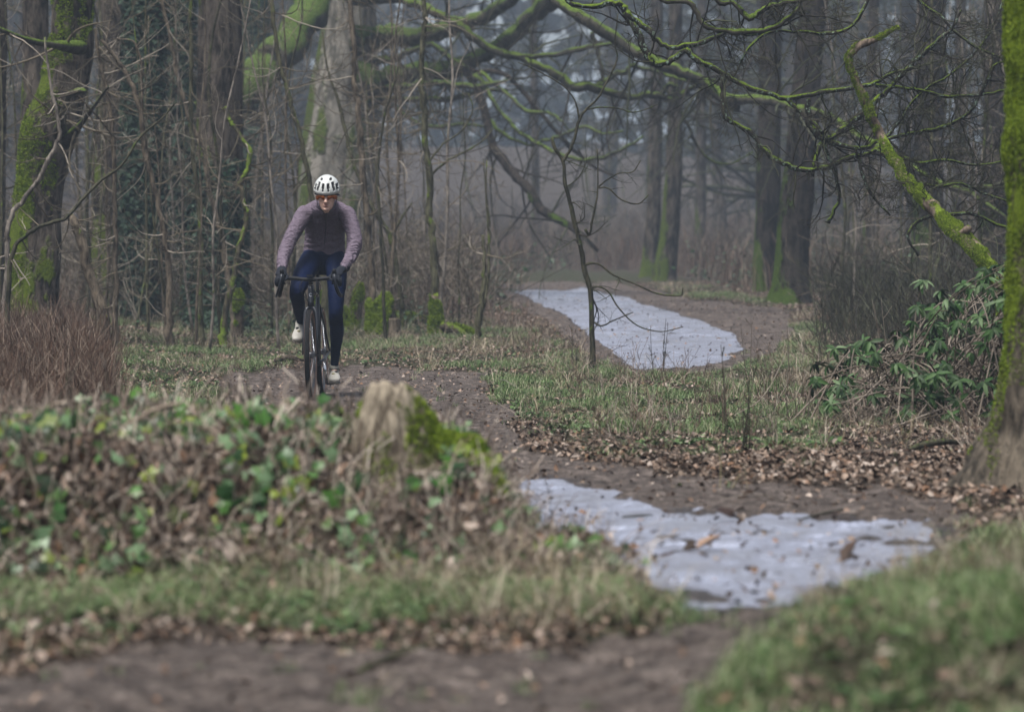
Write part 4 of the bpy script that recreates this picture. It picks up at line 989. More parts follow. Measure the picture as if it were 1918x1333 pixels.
for k in range(80):
    d = far_r.uniform(92, 185); px = far_r.uniform(-150, 2080)
    if 560 < px < 1215 and (d < 150 or k % 3): continue
    X, Y, Z = ground_at(px, d)
    side = 'left of' if px < 700 else ('right of' if px > 1220 else 'between')
    if px < 560: lab, grp = 'dim trunk in the wood behind the left thicket', 'dim trunks behind the left thicket'
    elif px < 1220: lab, grp = 'hazy distant trunk between the beech and the close pair of trunks', 'hazy distant trunks in mid picture'
    else: lab, grp = 'dim distant trunk in the dark wood right of the close pair', 'dim distant trunks on the right'
    sc = far_r.uniform(0.7, 1.2); rz = far_r.uniform(0, 6.28); j = k % 4
    if n < 4 and j == n:
        r = fps[j]; n += 1; r.location = (X, Y, Z); r.rotation_euler = (0, 0, rz); r.scale = (sc,) * 3; r['label'] = lab; r['group'] = grp
    else:
        copy_thing(fps[j], (X, Y, Z), rz, sc, lab, grp)
# ------------------------------------------------------------------ ground cover (nobody could count it)
MAT['grass'] = islandmat("grass", [(0.018, 0.038, 0.010), (0.065, 0.125, 0.030), (0.14, 0.23, 0.07), (0.24, 0.33, 0.17), (0.42, 0.41, 0.26), (0.04, 0.08, 0.022)], 0.55, 0.3, trans=0.25)
MAT['straw'] = islandmat("dry_grass", [(0.34, 0.285, 0.21), (0.10, 0.075, 0.052), (0.55, 0.48, 0.38), (0.05, 0.036, 0.026), (0.24, 0.21, 0.12)], 0.7, 0.2, trans=0.2)
MAT['litter'] = islandmat("dead_leaf", [(0.025, 0.017, 0.012), (0.11, 0.075, 0.055), (0.30, 0.225, 0.175), (0.045, 0.030, 0.022), (0.42, 0.35, 0.30), (0.20, 0.115, 0.07), (0.08, 0.062, 0.05), (0.17, 0.13, 0.10), (0.06, 0.04, 0.03)], 0.75, 0.25)
MAT['weed'] = islandmat("weed_leaf", [(0.03, 0.07, 0.02), (0.055, 0.11, 0.03), (0.09, 0.15, 0.05), (0.14, 0.19, 0.09)], 0.45, 0.4, trans=0.15)
MAT['bracken'] = islandmat("bracken", [(0.060, 0.036, 0.026), (0.10, 0.062, 0.045), (0.15, 0.105, 0.08), (0.04, 0.027, 0.022), (0.24, 0.19, 0.15)], 0.8, 0.2)
MAT['brush'] = islandmat("brush", [(0.040, 0.031, 0.025), (0.08, 0.064, 0.052), (0.13, 0.108, 0.090), (0.06, 0.044, 0.036), (0.20, 0.175, 0.15)], 0.8, 0.2)
MAT['bramble_leaf'] = islandmat("bramble_leaf", [(0.012, 0.028, 0.012), (0.022, 0.05, 0.02), (0.04, 0.075, 0.035), (0.07, 0.10, 0.06)], 0.4, 0.45)
MAT['heap_leaf'] = islandmat("ivy_ground_leaf", [(0.010, 0.026, 0.008), (0.030, 0.10, 0.016), (0.06, 0.15, 0.02), (0.16, 0.25, 0.13), (0.016, 0.045, 0.012), (0.018, 0.04, 0.012), (0.20, 0.26, 0.03), (0.03, 0.04, 0.015)], 0.35, 0.5, trans=0.2)
MAT['heap_stem'] = islandmat("dead_stem_bark", [(0.20, 0.155, 0.125), (0.40, 0.335, 0.28), (0.05, 0.036, 0.028), (0.60, 0.53, 0.45), (0.12, 0.08, 0.06), (0.03, 0.023, 0.02)], 0.8, 0.2)
MAT['heap_cane'] = bark('cane_bark', (0.10, 0.075, 0.055), (0.34, 0.28, 0.22), scale=14, bs_=.005)
MAT['pale_stem'] = islandmat("pale_twig_bark", [(0.14, 0.115, 0.09), (0.26, 0.22, 0.18), (0.07, 0.055, 0.042)], 0.8, 0.2)

g = np.random.default_rng(2024)
def spots_in(n, d0, d1, mu=1.12, p=0.0, ulo=None, uhi=None):
    """points over the ground the camera can look at, a margin beyond the frame included"""
    t = g.uniform(0, 1, n)
    d = (d0 ** (p + 1) + t * (d1 ** (p + 1) - d0 ** (p + 1))) ** (1 / (p + 1)) if p != -1 else d0 * (d1 / d0) ** t
    lo = -140 * mu if ulo is None else ulo; hi = 1918 + 140 * mu if uhi is None else uhi
    u = g.uniform(lo, hi, n)
    if ulo is None:                                  # a thinner cover goes on to both sides of the view
        n2 = int(n * .3); d2 = d[g.integers(0, n, n2)]; sd_ = g.uniform(0, 760, n2) ** 1.0
        u = np.concatenate([u, np.where(g.uniform(0, 1, n2) < .45, lo - sd_, hi + sd_)]); d = np.concatenate([d, d2])
    return (u - CX) / FPX * d, d

# dead leaves
x, y = spots_in(520000, 6.3, 78, p=-0.2)
m = masks(x, y); u, v, ice, mud, gr = m
lit = soft(u, v, LIT, 22, 30)
pr = (0.66 + 0.34 * lit - 0.36 * mud - 0.12 * gr) * np.where((v > 1000) & (u > 1250), .04, 1) - .9 * ((mud > .5) & (v > 1150)) + 0.35 * fbm(x * 1.1, y * 1.1, 0, 33, 3)
pr = np.where(mud > .5, 0.035 + 0.12 * np.clip(1 - np.abs(mud - 0.5) * 2, 0, 1) + 0.10 * np.clip(fbm(x * 2, y * 2, 0, 35, 2), 0, 1), pr)
pr = np.where((mud > .5) & (v > 1130), .012, pr); pr = np.where(ice > .3, 0.022, pr)
s = g.uniform(0, 1, len(x)) < pr
x, y = x[s], y[s]; z = gz(x, y, tuple(a[s] for a in m))
z = np.where(ice[s] > .4, zbase(y) - 0.014, z)
mb = MB(); R = rotmats(len(x), g, tilt=0.55); sc = .74 * g.uniform(0.35, 1.35, len(x)) * np.where((y > 12) & (y < 22) & (ice[s] < .4) & (mud[s] < .4), 1.0, 0.85)
k = g.integers(0, 3, len(x))
for j, tp in enumerate((leaf_tpl(.052, .036, .35, .3), leaf_tpl(.060, .03, .6, .6), leaf_tpl(.045, .038, -.3, -.3))):
    q = k == j
    scatter(mb, tp, np.column_stack([x, y, z + g.uniform(0.0, 0.018, len(x))])[q], R[q], sc[q])
tag(mb.build('leaf_litter', MAT['litter'], smooth=False), kind='stuff')

# grass
x, y = spots_in(170000, 6.2, 72, p=-0.25)
m = masks(x, y); u, v, ice, mud, gr = m
pat = fbm(x * 0.9, y * 0.9, 0, 51, 4)
pr = gr * (0.34 + 1.5 * pat) + 0.05 * (1 - mud)
pr = np.where(mud > .5, 0.004, pr) * (ice < .2)
pr = pr * np.where((v > 1000), 1.7, .66); pr = np.where((v > 940) & (u > 1250), np.maximum(pr, gr * (.40 + .5 * fbm(x * 2.6, y * 1.6, 0, 57, 3))), pr) * (1 - 0.9 * heap(x, y))
lz = soft(u, v, LIT, 22, 30); pr *= (1 - 0.85 * lz)
s = g.uniform(0, 1, len(x)) < pr
x, y, pt = x[s], y[s], pat[s]; z = gz(x, y, tuple(a[s] for a in m))
mb = MB(); R = rotmats(len(x), g, tilt=0.15); sc = np.where((y < 11.5) & (x > .3), 1.5, 1.0) * g.uniform(0.5, 1.2, len(x)) * (1 + 0.35 * np.clip(pt, -0.6, 1)) * np.where(y < 14.5, 0.62, 0.82)
k = g.integers(0, 4, len(x))
tps = [blades(14, 0.058, 0.05, 0.9, 0.0042, g) for _ in range(4)]
for j in range(4):
    q = k == j; scatter(mb, tps[j], np.column_stack([x, y, z - 0.004])[q], R[q], sc[q])
tag(mb.build('grass', MAT['grass'], smooth=False), kind='stuff')

# low weeds (small round leaves between the grass)
x, y = spots_in(42000, 8.5, 60, p=-0.2)
m = masks(x, y); u, v, ice, mud, gr = m
pr = gr * (0.35 + 0.9 * fbm(x * 1.7, y * 1.7, 0, 53, 3)) * np.where((v > 1000) & (u > 1250), .3, 1); pr = np.where(mud > .4, 0, pr) * (1 - .6 * heap(x, y)) * (1 - soft(u, v, LIT, 22, 30))
s = g.uniform(0, 1, len(x)) < pr; x, y = x[s], y[s]; z = gz(x, y, tuple(a[s] for a in m))
mb = MB(); lt = leaf_tpl(.030, .024, .2, .2)
wt = MB(); scatter(wt, lt, np.zeros((5, 3)) + np.column_stack([g.normal(0, .02, 5), g.normal(0, .02, 5), g.uniform(.01, .045, 5)]), rotmats(5, g, tilt=.4), g.uniform(.7, 1.2, 5))
scatter(mb, wt.arrays(), np.column_stack([x, y, z]), rotmats(len(x), g, tilt=.2), g.uniform(.6, 1.3, len(x)))
tag(mb.build('weeds', MAT['weed'], smooth=False), kind='stuff')

# dry grass, longer and bent over
x, y = spots_in(66000, 6.5, 75, p=-0.2)
m = masks(x, y); u, v, ice, mud, gr = m
a1 = soft(u, v, [(180, 570), (500, 590), (720, 605), (1000, 600), (1120, 700), (880, 690), (640, 660), (420, 690), (180, 640)], 20, 61)
a2 = soft(u, v, [(1380, 590), (1918, 600), (1918, 870), (1560, 860), (1520, 740), (1420, 690)], 20, 62)
a3 = soft(u, v, [(-100, 990), (600, 1000), (1150, 1010), (1180, 1090), (800, 1120), (400, 1100), (-100, 1060)], 20, 63)
a4 = soft(u, v, [(1500, 1080), (2100, 980), (2100, 1500), (1600, 1400)], 30, 64)
pr = np.maximum.reduce([a1 * .24, a2 * .45, a3 * .22, a4 * .22, gr * .12]) * (0.5 + 1.2 * fbm(x * 1.3, y * 1.3, 0, 65, 3)); pr = np.where(mud > .4, 0.002, pr) * (ice < .2)
s = g.uniform(0, 1, len(x)) < pr; x, y = x[s], y[s]; z = gz(x, y, tuple(a[s] for a in m))
mb = MB(); R = rotmats(len(x), g, tilt=0.25); k = g.integers(0, 4, len(x)); sc = g.uniform(.5, 1.2, len(x))
tps = [blades(11, 0.115, 0.07, 1.7, 0.0042, g, .6) for _ in range(4)]
for j in range(4):
    q = k == j; scatter(mb, tps[j], np.column_stack([x, y, z - 0.004])[q], R[q], sc[q])
tag(mb.build('dry_grass', MAT['straw'], smooth=False), kind='stuff')

def bush_tpl(seed, stems, h, r, lv=2, spread=0.35, base=0.2, kids=3, curl=0.3, rmin=0.0016, up=0.08):
    rnd = np.random.default_rng(seed); mb = MB()
    for i in range(stems):
        a = rnd.uniform(0, 6.28); p = np.array([math.cos(a), math.sin(a), 0]) * base * rnd.uniform(0, 1)
        d = np.array([rnd.normal(0, spread), rnd.normal(0, spread), 1.0])
        grow(mb, p, d, h * rnd.uniform(.5, 1.1), r, lv, rnd, curl, up, kids, 0.5, 3, rmin=rmin, spread=0.7)
    return mb.arrays()
def plant_spots(n, d0, d1, ulo, uhi, prob, mu=1.0, p=0.5):
    x, y = spots_in(n, d0, d1, ulo=ulo, uhi=uhi, p=p)
    m = masks(x, y); u, v, ice, mud, gr = m
    pr = prob(x, y, u, v, np.maximum(mud, ice), gr)
    s = g.uniform(0, 1, len(x)) < pr
    return x[s], y[s], gz(x[s], y[s], tuple(a[s] for a in m))
def sow(name, mat, tps, xyz, s0, s1, tilt=.12, kind='stuff'):
    x, y, z = xyz; mb = MB(); k = g.integers(0, len(tps), len(x)); R = rotmats(len(x), g, tilt=tilt); sc = g.uniform(s0, s1, len(x))
    for j in range(len(tps)):
        q = k == j; scatter(mb, tps[j], np.column_stack([x, y, z - .01])[q], R[q], sc[q])
    o = mb.build(name, MAT[mat], smooth=False); tag(o, kind=kind); return o
clear = lambda x, y, u, v, mud, gr: (mud < .15) * 1.0

# far undergrowth: brown stems and dead bracken between the trunks beyond the icy path
FP = [(900, 470), (1230, 500), (1480, 560), (1500, 720), (880, 720), (860, 560)]
tb = [bush_tpl(600 + i, 9, 1.25, 0.007, 2, .32, .35, 3, .35, .003) for i in range(5)]
def pfar(x, y, u, v, mud, gr):
    return clear(x, y, u, v, mud, gr) * (gr < .3) * np.clip(0.65 + 0.7 * fbm(x * .25, y * .25, 0, 71, 3), 0, 1) * np.where(v > 560, 0, 1)
sow('undergrowth', 'brush', tb, plant_spots(3600, 74, 150, -700, 2620, pfar), .5, 1.25)
# reddish bracken haze low down between them
tbr = [blades(34, 0.75, 0.5, .5, 0.012, g, .5) for _ in range(4)]
sow('bracken', 'bracken', tbr, plant_spots(3600, 66, 140, -700, 2620, lambda *a: pfar(*a) * .8), .5, 1.3)
# brambles: evergreen leaves low over the ground
def bramble_tpl(seed, n, r, h, size):
    rnd = np.random.default_rng(seed); mb = MB()
    for k in range(4):
        a = rnd.uniform(0, 6.28); grow(mb, np.array([rnd.normal(0, r * .4), rnd.normal(0, r * .4), 0]), np.array([math.cos(a), math.sin(a), 1.2]), r * 2.2, .004, 1, rnd, .2, -0.13, 3, .5, 3)
    p = rnd.normal(0, 1, (n, 3)) * np.array([r * .5, r * .5, 0]) ; p[:, 2] = np.abs(rnd.normal(0, 1, n)) * h * .45 + .03
    scatter(mb, leaf_tpl(size, size * .7, .25, .3), p, rotmats(n, rnd, tilt=.6), rnd.uniform(.6, 1.2, n))
    return mb.arrays()
tbm = [bramble_tpl(620 + i, 70, .6, .5, .075) for i in range(4)]
def pbr(x, y, u, v, mud, gr):
    return clear(x, y, u, v, mud, gr) * (gr < .5) * np.clip(-0.05 + 1.3 * fbm(x * .3, y * .3, 0, 72, 3), 0, 1)
sow('brambles', 'bramble_leaf', tbm, plant_spots(2400, 62, 125, -700, 2620, pbr), .6, 1.5)

# thicket undergrowth left and behind the rider
tt = [bush_tpl(640 + i, 8, 1.15, 0.006, 2, .4, .35, 3, .4, .0024) for i in range(6)]
def pth(x, y, u, v, mud, gr):
    return clear(x, y, u, v, mud, gr) * (v < 612) * np.clip(.75 + .5 * fbm(x * .6, y * .6, 0, 73, 2), 0, 1) * np.where(u > 900, (v < 545) * .5, 1) * np.where((u > 900) & (u < 1420), 0, 1)
sow('thicket', 'brush', tt, plant_spots(1500, 40, 76, -700, 2620, pth), .45, 1.15)
sow('thicket', 'twig', [bush_tpl(660 + i, 5, 1.5, 0.006, 3, .3, .35, 3, .4, .0019) for i in range(4)], plant_spots(330, 39, 60, -200, 900, lambda x, y, u, v, mud, gr: clear(x, y, u, v, mud, gr) * (v < 615)), .5, 1.25)
tg = [blades(26, 0.55, 0.35, .6, 0.006, g, .6) for _ in range(4)]
sow('dead_stalks', 'bracken', tg, plant_spots(2600, 42, 76, -700, 2620, pth), .5, 1.2)
sow('brambles', 'bramble_leaf', [bramble_tpl(660 + i, 46, .4, .45, .05) for i in range(3)], plant_spots(600, 36, 62, -260, 900, lambda x, y, u, v, mud, gr: clear(x, y, u, v, mud, gr) * (v < 640) * np.clip(fbm(x * .7, y * .7, 0, 74, 3) * 1.3, 0, 1)), .6, 1.2)
# undergrowth behind the rhododendrons, right
sow('thicket', 'twig_dark', tt, plant_spots(700, 31, 60, 1560, 2180, lambda x, y, u, v, mud, gr: clear(x, y, u, v, mud, gr) * .75 * (v < 700) * (u > 1500)), .4, 1.1)

# russet dead bracken in the left middle distance
tr_ = [bush_tpl(680 + i, 22, .52, 0.0028, 1, .22, .16, 3, .25, .0016) for i in range(5)]
def prd(x, y, u, v, mud, gr):
    return soft(u, v, [(-300, 560), (20, 560), (110, 620), (190, 700), (215, 830), (-300, 1000)], 14, 75) * (mud < .1)
sow('dead_bracken', 'bracken', tr_, plant_spots(420, 18, 47, -260, 330, prd, p=0), .55, 1.2)
sow('dead_bracken', 'bracken', tg, plant_spots(500, 18, 47, -260, 330, prd, p=0), .4, .8)

# dead weeds and twiglets standing in the verge between the paths
tw = [bush_tpl(700 + i, 5, .26, 0.0022, 1, .35, .06, 3, .4, .0012) for i in range(5)]
def pvg(x, y, u, v, mud, gr):
    a = soft(u, v, [(1000, 690), (1300, 700), (1500, 650), (1700, 600), (1918, 640), (1918, 860), (1540, 850), (1100, 830)], 20, 76)
    b = soft(u, v, [(860, 600), (1000, 560), (1110, 640), (1110, 700), (1000, 680)], 10, 77)
    return np.maximum(a * .26, b * .2) * (mud < .3) * np.clip(.5 + 1.6 * fbm(x * .9, y * .9, 0, 78, 3), 0, 1.6)
sow('dead_weeds', 'heap_stem', tw, plant_spots(1500, 21, 60, 800, 2100, pvg, p=0), .5, 1.3)
sow('dead_weeds', 'bracken', tw, plant_spots(1900, 21, 60, 800, 2100, pvg, p=0), .5, 1.5)
# fallen twigs
tf = [bush_tpl(720 + i, 1, .5, 0.005, 1, .2, .02, 3, .25, .0016) for i in range(5)]
xyz = plant_spots(520, 10, 60, -150, 2070, lambda x, y, u, v, mud, gr: .6 - .55 * (mud > .5), p=-.2)
x, y, z = xyz
mb = MB(); a = g.uniform(0, 6.28, len(x)); lay = np.stack([np.stack([np.cos(a), -np.sin(a), 0 * a], -1), np.stack([np.sin(a), np.cos(a), 0 * a], -1), np.stack([0 * a, 0 * a, 0 * a + 1], -1)], -2) @ np.array([[0, 0, 1.0], [0, 1, 0], [-1, 0, 0.06]])
k = g.integers(0, 5, len(x))
for j in range(5):
    q = k == j; scatter(mb, tf[j], np.column_stack([x, y, z + .015])[q], lay[q], g.uniform(.3, 1.1, q.sum()))
tag(mb.build('fallen_twigs', MAT['brush'], smooth=False), kind='stuff')

# ------------------------------------------------------------------ the brush heap in the left foreground
def heap_cover():
    x, y = spots_in(60000, 12.9, 17.4, ulo=-150, uhi=1250, p=0)
    m = masks(x, y); u = m[0]
    ext = sstep(1240, 960, u) * (y < 14.8) * (y > 13.1)
    h = heap(x, y); cov = np.maximum(h, .30 * ext)
    cov = cov * (1 - .8 * (np.abs(u - 738) < 95) * (y > 13.9) * (y < 15.2)); h = h * (1 - .8 * (np.abs(u - 738) < 95) * (y > 13.9) * (y < 15.2))
    z = gz(x, y, m)
    # ivy
    n1 = fbm(x * 2.2, y * 2.2, 0, 81, 3)
    pr = cov * np.clip(.20 + .50 * n1 + .10 * (y > 14.3), 0.06, .8)
    s = g.uniform(0, 1, len(x)) < pr * .52
    mb = MB(); hh = g.uniform(0.0, 1, s.sum()) ** 1.6 * .15 * np.clip(h[s] + .15, 0, 1)
    d = np.column_stack([g.normal(0, .5, s.sum()), -g.uniform(.2, 1.2, s.sum()), g.uniform(.2, 1, s.sum())]); d /= np.linalg.norm(d, axis=1, keepdims=True)
    scatter(mb, ivy_tpl(.066), np.column_stack([x[s], y[s], z[s] + hh + .015]), align(d, g), g.uniform(.35, 1.25, s.sum()))
    tag(mb.build('ivy', MAT['heap_leaf'], smooth=False), kind='stuff')
    # dead stems, twigs and straw
    s = g.uniform(0, 1, len(x)) < cov * .075
    tps = [bush_tpl(800 + i, 4, .15, .0026, 1, .7, .08, 2, .35, .0016, up=-.02) for i in range(6)]
    sow('brush_heap', 'heap_stem', tps, (x[s], y[s], z[s]), .6, 1.3, tilt=.5)
    s = g.uniform(0, 1, len(x)) < cov * .05
    tps = [blades(9, .11, .05, 1.4, .005, g, .6) for _ in range(4)]
    sow('dry_grass', 'heap_stem', tps, (x[s], y[s], z[s]), .5, 1.2, tilt=.4)
    s = g.uniform(0, 1, len(x)) < h * .022
    tps = [bush_tpl(820 + i, 2, .30, .0042, 1, .45, .05, 2, .22, .0024, up=.02) for i in range(6)]
    sow('brush_heap', 'heap_stem', tps, (x[s], y[s], z[s]), .5, 1.25, tilt=.35)
    # caught dead leaves
    s = g.uniform(0, 1, len(x)) < cov * (.08 + .9 * ext)
    mb = MB(); scatter(mb, leaf_tpl(.055, .038, .35, .4), np.column_stack([x[s], y[s], z[s] + g.uniform(.0, .08, s.sum()) * h[s] + .01]), rotmats(int(s.sum()), g, full=True), g.uniform(.6, 1.3, int(s.sum())))
    tag(mb.build('leaf_litter', MAT['litter'], smooth=False), kind='stuff')
heap_cover()
# arching dead brambles over the heap: each one can be told apart
r3 = np.random.default_rng(12)
arch = [([(40, 800, 3), (55, 850, 4), (70, 930, 5), (78, 1000, 5)], 13.6, 'pale upright dead stem at the far left end of the ivy heap'),
        ([(150, 850, 4), (230, 800, 5), (290, 770, 6), (345, 752, 4)], 14.2, 'grey snapped stick poking up right over the left part of the ivy heap'),
        ([(0, 765, 4), (40, 772, 4), (90, 760, 5), (140, 745, 4)], 14.4, 'grey stick lying along the top left corner of the ivy heap'),
        ([(300, 960, 4), (350, 900, 4), (390, 850, 4), (420, 830, 3)], 13.6, 'thin pale stem slanting up right in the middle of the ivy heap'),
        ([(690, 960, 4), (730, 905, 5), (775, 885, 5), (830, 870, 4), (930, 850, 3)], 13.7, 'bent pale stem in front of the old stump in the ivy heap'),
        ([(748, 1110, 5), (752, 1040, 5), (760, 985, 4), (772, 900, 3)], 12.9, 'dark upright twig at the front foot of the ivy heap below the stump'),
        ([(300, 790, 3), (380, 800, 4), (450, 830, 4), (520, 860, 3)], 14.0, 'reddish stem arching down right along the top of the ivy heap'),
        ([(560, 900, 3), (600, 980, 4), (612, 1040, 4)], 13.4, 'short pale stem hanging down in the ivy heap, left of the old stump')]
for i, (tr, d, lab) in enumerate(arch):
    P0 = P(tr[-1][0], tr[-1][1], d); zz = gz1(P0.x, P0.y)
    root = thing('bramble_cane', (P0.x, P0.y, zz), lab, 'dead stem')
    b = MB(); p, r = limb(b, [(a, c, d, q * .62) for a, c, q in tr], sides=7, rough=.3, jit=.9, seed=i)
    b.build('stem', MAT['heap_cane' if i not in (5,) else 'twig_dark'], root)
    t = MB(); sprout(t, p, r, 5, .12, r3, lv=1, rr=.5, rmin=.0018, rmax=.004); t.build('sprays', MAT['heap_stem' if i != 5 else 'twig_dark'], root)

# ------------------------------------------------------------------ stumps
MAT['stump'] = bark("stump_bark", (0.07, 0.055, 0.04), (0.36, 0.31, 0.235), moss=(0.18, 0.24, 0.03), amount=0.10, top=-.3, scale=12, bs_=0.02, left=-1.2)
MAT['stump_small'] = bark("mossy_stump_bark", (0.03, 0.024, 0.018), (0.12, 0.095, 0.07), moss=(0.15, 0.22, 0.025), amount=0.62, top=0.6, scale=10, bs_=0.02)
def front_stump():
    D = 14.9
    X, Y, Z = ground_at(745, D)
    root = thing('old_stump', (X, Y, Z - .05), 'weathered broken stump with slanting top, green moss on its right, rising from the ivy heap', 'stump')
    zt = CZ - (715 - HY) / FPX * D
    mb = MB(); sides = 56; a = np.linspace(0, 2 * np.pi, sides, endpoint=False); V = []; n = 34
    for i in range(n):
        t = i / (n - 1); z = Z - .12 + t * (zt - Z + .12)
        R = .142 + .095 * (1 - t) ** 1.3
        lob = 1 + .35 * (1 - t) ** 2 * np.maximum(0, np.cos(a)) ** 2
        lim = 0.16 * np.cos(a) * .5                                   # top slopes down to the right
        zz = z - (t ** 3) * (0.030 * np.cos(a) + .045 * np.cos(a) ** 2 + 0.02 * fbm(np.cos(a) * 4, np.sin(a) * 4, 0, 4, 3))
        Rr = R * lob * (1 + .07 * np.cos(5 * a + 2) + .05 * fbm(np.cos(a) * 3, np.sin(a) * 3, z * 3, 88, 4)) + .012 * fbm(np.cos(a) * 12, np.sin(a) * 12, z * 9, 89, 3)
        if t > .7: Rr = Rr * (1 - .26 * ((t - .7) / .3) ** 2)
        V.append(np.column_stack([X + Rr * np.cos(a) + (t - .5) * -.012, Y + Rr * np.sin(a), zz]))
    V = np.vstack(V)
    idx = np.arange(n * sides).reshape(n, sides); nx = np.roll(idx, -1, 1)
    Q = np.stack([idx[:-1], nx[:-1], nx[1:], idx[1:]], -1).reshape(-1, 4)
    # rotten top: rings going in, lower in the middle
    top = V[idx[-1]]; c = top.mean(0); prev = idx[-1]; allV = [V]; cnt = len(V); Q2 = []
    for s_, dz in ((.8, -.004), (.55, -.03), (.25, -.05)):
        ring = c + (top - c) * s_; ring[:, 2] = ring[:, 2] + dz + .012 * fbm(ring[:, 0] * 40, ring[:, 1] * 40, 0, 7, 2)
        ids = np.arange(cnt, cnt + sides); cnt += sides; allV.append(ring)
        Q2.append(np.stack([prev, np.roll(prev, -1), np.roll(ids, -1), ids], -1)); prev = ids
    allV.append((c + [0, 0, -.05])[None]); T = [(prev[i], prev[(i + 1) % sides], cnt) for i in range(sides)]
    mb.add(np.vstack(allV), np.vstack([Q] + Q2), T)
    mb.build('wood', MAT['stump'], root)
    moss_tufts_src = MB(); moss_tufts_src.add(V, Q)
    moss_tufts(moss_tufts_src, root, 9000, .014, np.random.default_rng(8), keep=lambda p: 4.5 * (p[:, 0] - X - .055) - .3 - 2.0 * np.clip(p[:, 2] - (zt - .06), 0, 1) * 5)
    # mossy buttress running down to the right
    b = MB(); limb(b, [(778, 770, D, 10), (800, 815, D - .05, 20), (840, 838, D - .1, 24), (885, 852, D - .2, 25), (915, 895, D - .3, 22), (930, 940, D - .4, 16)], sides=18, rough=.25, seed=5)
    o = b.build('buttress', MAT['stump_small'], root)
    moss_tufts(b, o, 9000, .016, np.random.default_rng(9), keep=lambda p: .35)
front_stump()

def small_stump(label, px, top, wpx, d, seed, lean=0.0, mat='stump_small', tuft=7000, name='mossy_stump', cut=False):
    X, Y, Z = ground_at(px, d)
    root = thing(name, (X, Y, Z), label, 'stump')
    zt = CZ - (top - HY) / FPX * d; H = max(.1, zt - Z)
    mb = MB(); n = 12; t = np.linspace(-.1, 1, n)
    pts = np.column_stack([X + lean * t, Y + 0 * t, Z + t * H]); r = wpx / 2 / FPX * d
    rad = r * (1 + .35 * (1 - np.clip(t, 0, 1)) ** 2)
    if not cut: rad[-2:] *= (.8, .35)
    tube(mb, pts, rad, sides=18, rough=.2, seed=seed, rscale=9)
    mb.build('wood', MAT[mat], root)
    if tuft: moss_tufts(mb, root, tuft, .026, np.random.default_rng(seed), keep=lambda p: .15 + 1.6 * (p[:, 2] - Z - H * .45))
    return root
small_stump('leaning finger of mossy stump just right of the rider, left of the straight sapling foot', 660, 531, 20, 47, 1, lean=.1)
small_stump('rounded mossy stump right of the straight brown sapling foot', 722, 548, 26, 46, 2)
small_stump('mossy stub behind the crooked mossy sapling, left of the rider', 447, 542, 18, 45, 3)
small_stump('mossy stump seen between the rider and the bicycle frame', 600, 545, 22, 47, 4)
small_stump('low brown stump with a clean cut top between the mossy stumps', 740, 596, 20, 45.5, 5, mat='sap_brown', tuft=0, cut=True, name='cut_stump')
small_stump('low mossy hump beside the left-hand mossy stump behind the rider', 640, 575, 30, 48, 6)
def log(label, tr, d, seed, mat='stump_small', tuft=6000, name='mossy_log', cat='log'):
    X, Y, Z = ground_at((tr[0][0] + tr[-1][0]) / 2, d)
    root = thing(name, (X, Y, Z), label, cat)
    pts = []
    for px, h, r in tr:
        x = (px - CX) / FPX * d; pts.append((x, d + (px - tr[0][0]) * .004, gz1(x, d) + h, r))
    A = catmull(pts, 4); b = MB(); tube(b, A[:, :3], A[:, 3], sides=14, rough=.15, seed=seed, rscale=8)
    b.build('wood', MAT[mat], root)
    if tuft: moss_tufts(b, root, tuft, .024, np.random.default_rng(seed), keep=lambda p: .2)
log('fallen mossy log between the tall sapling and the twin-stemmed sapling', [(828, .12, .05), (845, .08, .07), (862, .05, .075), (885, .02, .05)], 45, 11)
log('brown fallen branch on the leaves just left of the front wheel', [(515, .03, .018), (535, .04, .028), (552, .03, .026), (572, .015, .018)], 37, 12, 'sap_brown', 0, 'fallen_branch', 'branch')
log('long mossy log low behind the rider', [(690, .10, .08), (760, .08, .09), (800, .04, .06)], 50, 13)
log('dark rotten branch lying on the leaves at the right, before the rhododendron', [(1700, .03, .012), (1740, .05, .02), (1790, .05, .018), (1830, .02, .012)], 21.5, 14, 'sap_dark', 0, 'fallen_branch', 'branch')
log('dark raised root crossing the muddy path at the bottom of the photo', [(670, .004, .006), (740, .016, .015), (820, .018, .016), (900, .014, .014), (990, .0, .006)], 10.3, 15, 'sap_dark', 0, 'tree_root', 'root')

# things lying on the ice
def lie(name, label, cat, px, d, build):
    x = (px - CX) / FPX * d; z = float(zbase(d)) - .017
    return build(x, d, z)
def big_leaf(px, d, label, s, seed):
    x = (px - CX) / FPX * d; z = float(zbase(d)) - .014
    V, Q, T = leaf_tpl(.11 * s, .075 * s, .55, -.25)
    V2, Q2, T2 = leaf_tpl(.07 * s, .05 * s, .8, .5)
    r = rotmats(1, np.random.default_rng(seed), tilt=.35)[0]
    mb = MB(); mb.add(V @ r.T + [x, d, z + .006], Q); r2 = rotmats(1, np.random.default_rng(seed + 3), tilt=.6)[0]
    mb.add(V2 @ r2.T + [x, d, z + .01], Q2)
    o = mb.build('dead_leaf', MAT['litter'], smooth=False)
    tag(o, label, 'leaf')
big_leaf(1370, 16.3, 'large pale curled dead leaf in the middle of the near ice', 1.0, 1)
big_leaf(1305, 14.6, 'large brown flat dead leaf on the left half of the near ice', 1.1, 2)
big_leaf(1578, 13.9, 'brown curled dead leaf on the right half of the near ice', .9, 3)
big_leaf(1235, 14.2, 'small brown dead leaf at the left edge of the near ice', .6, 4)
big_leaf(1455, 12.9, 'small dark dead leaf at the lower edge of the near ice', .5, 5)
big_leaf(1390, 17.6, 'thin reddish dead leaf at the back edge of the near ice', .6, 6)
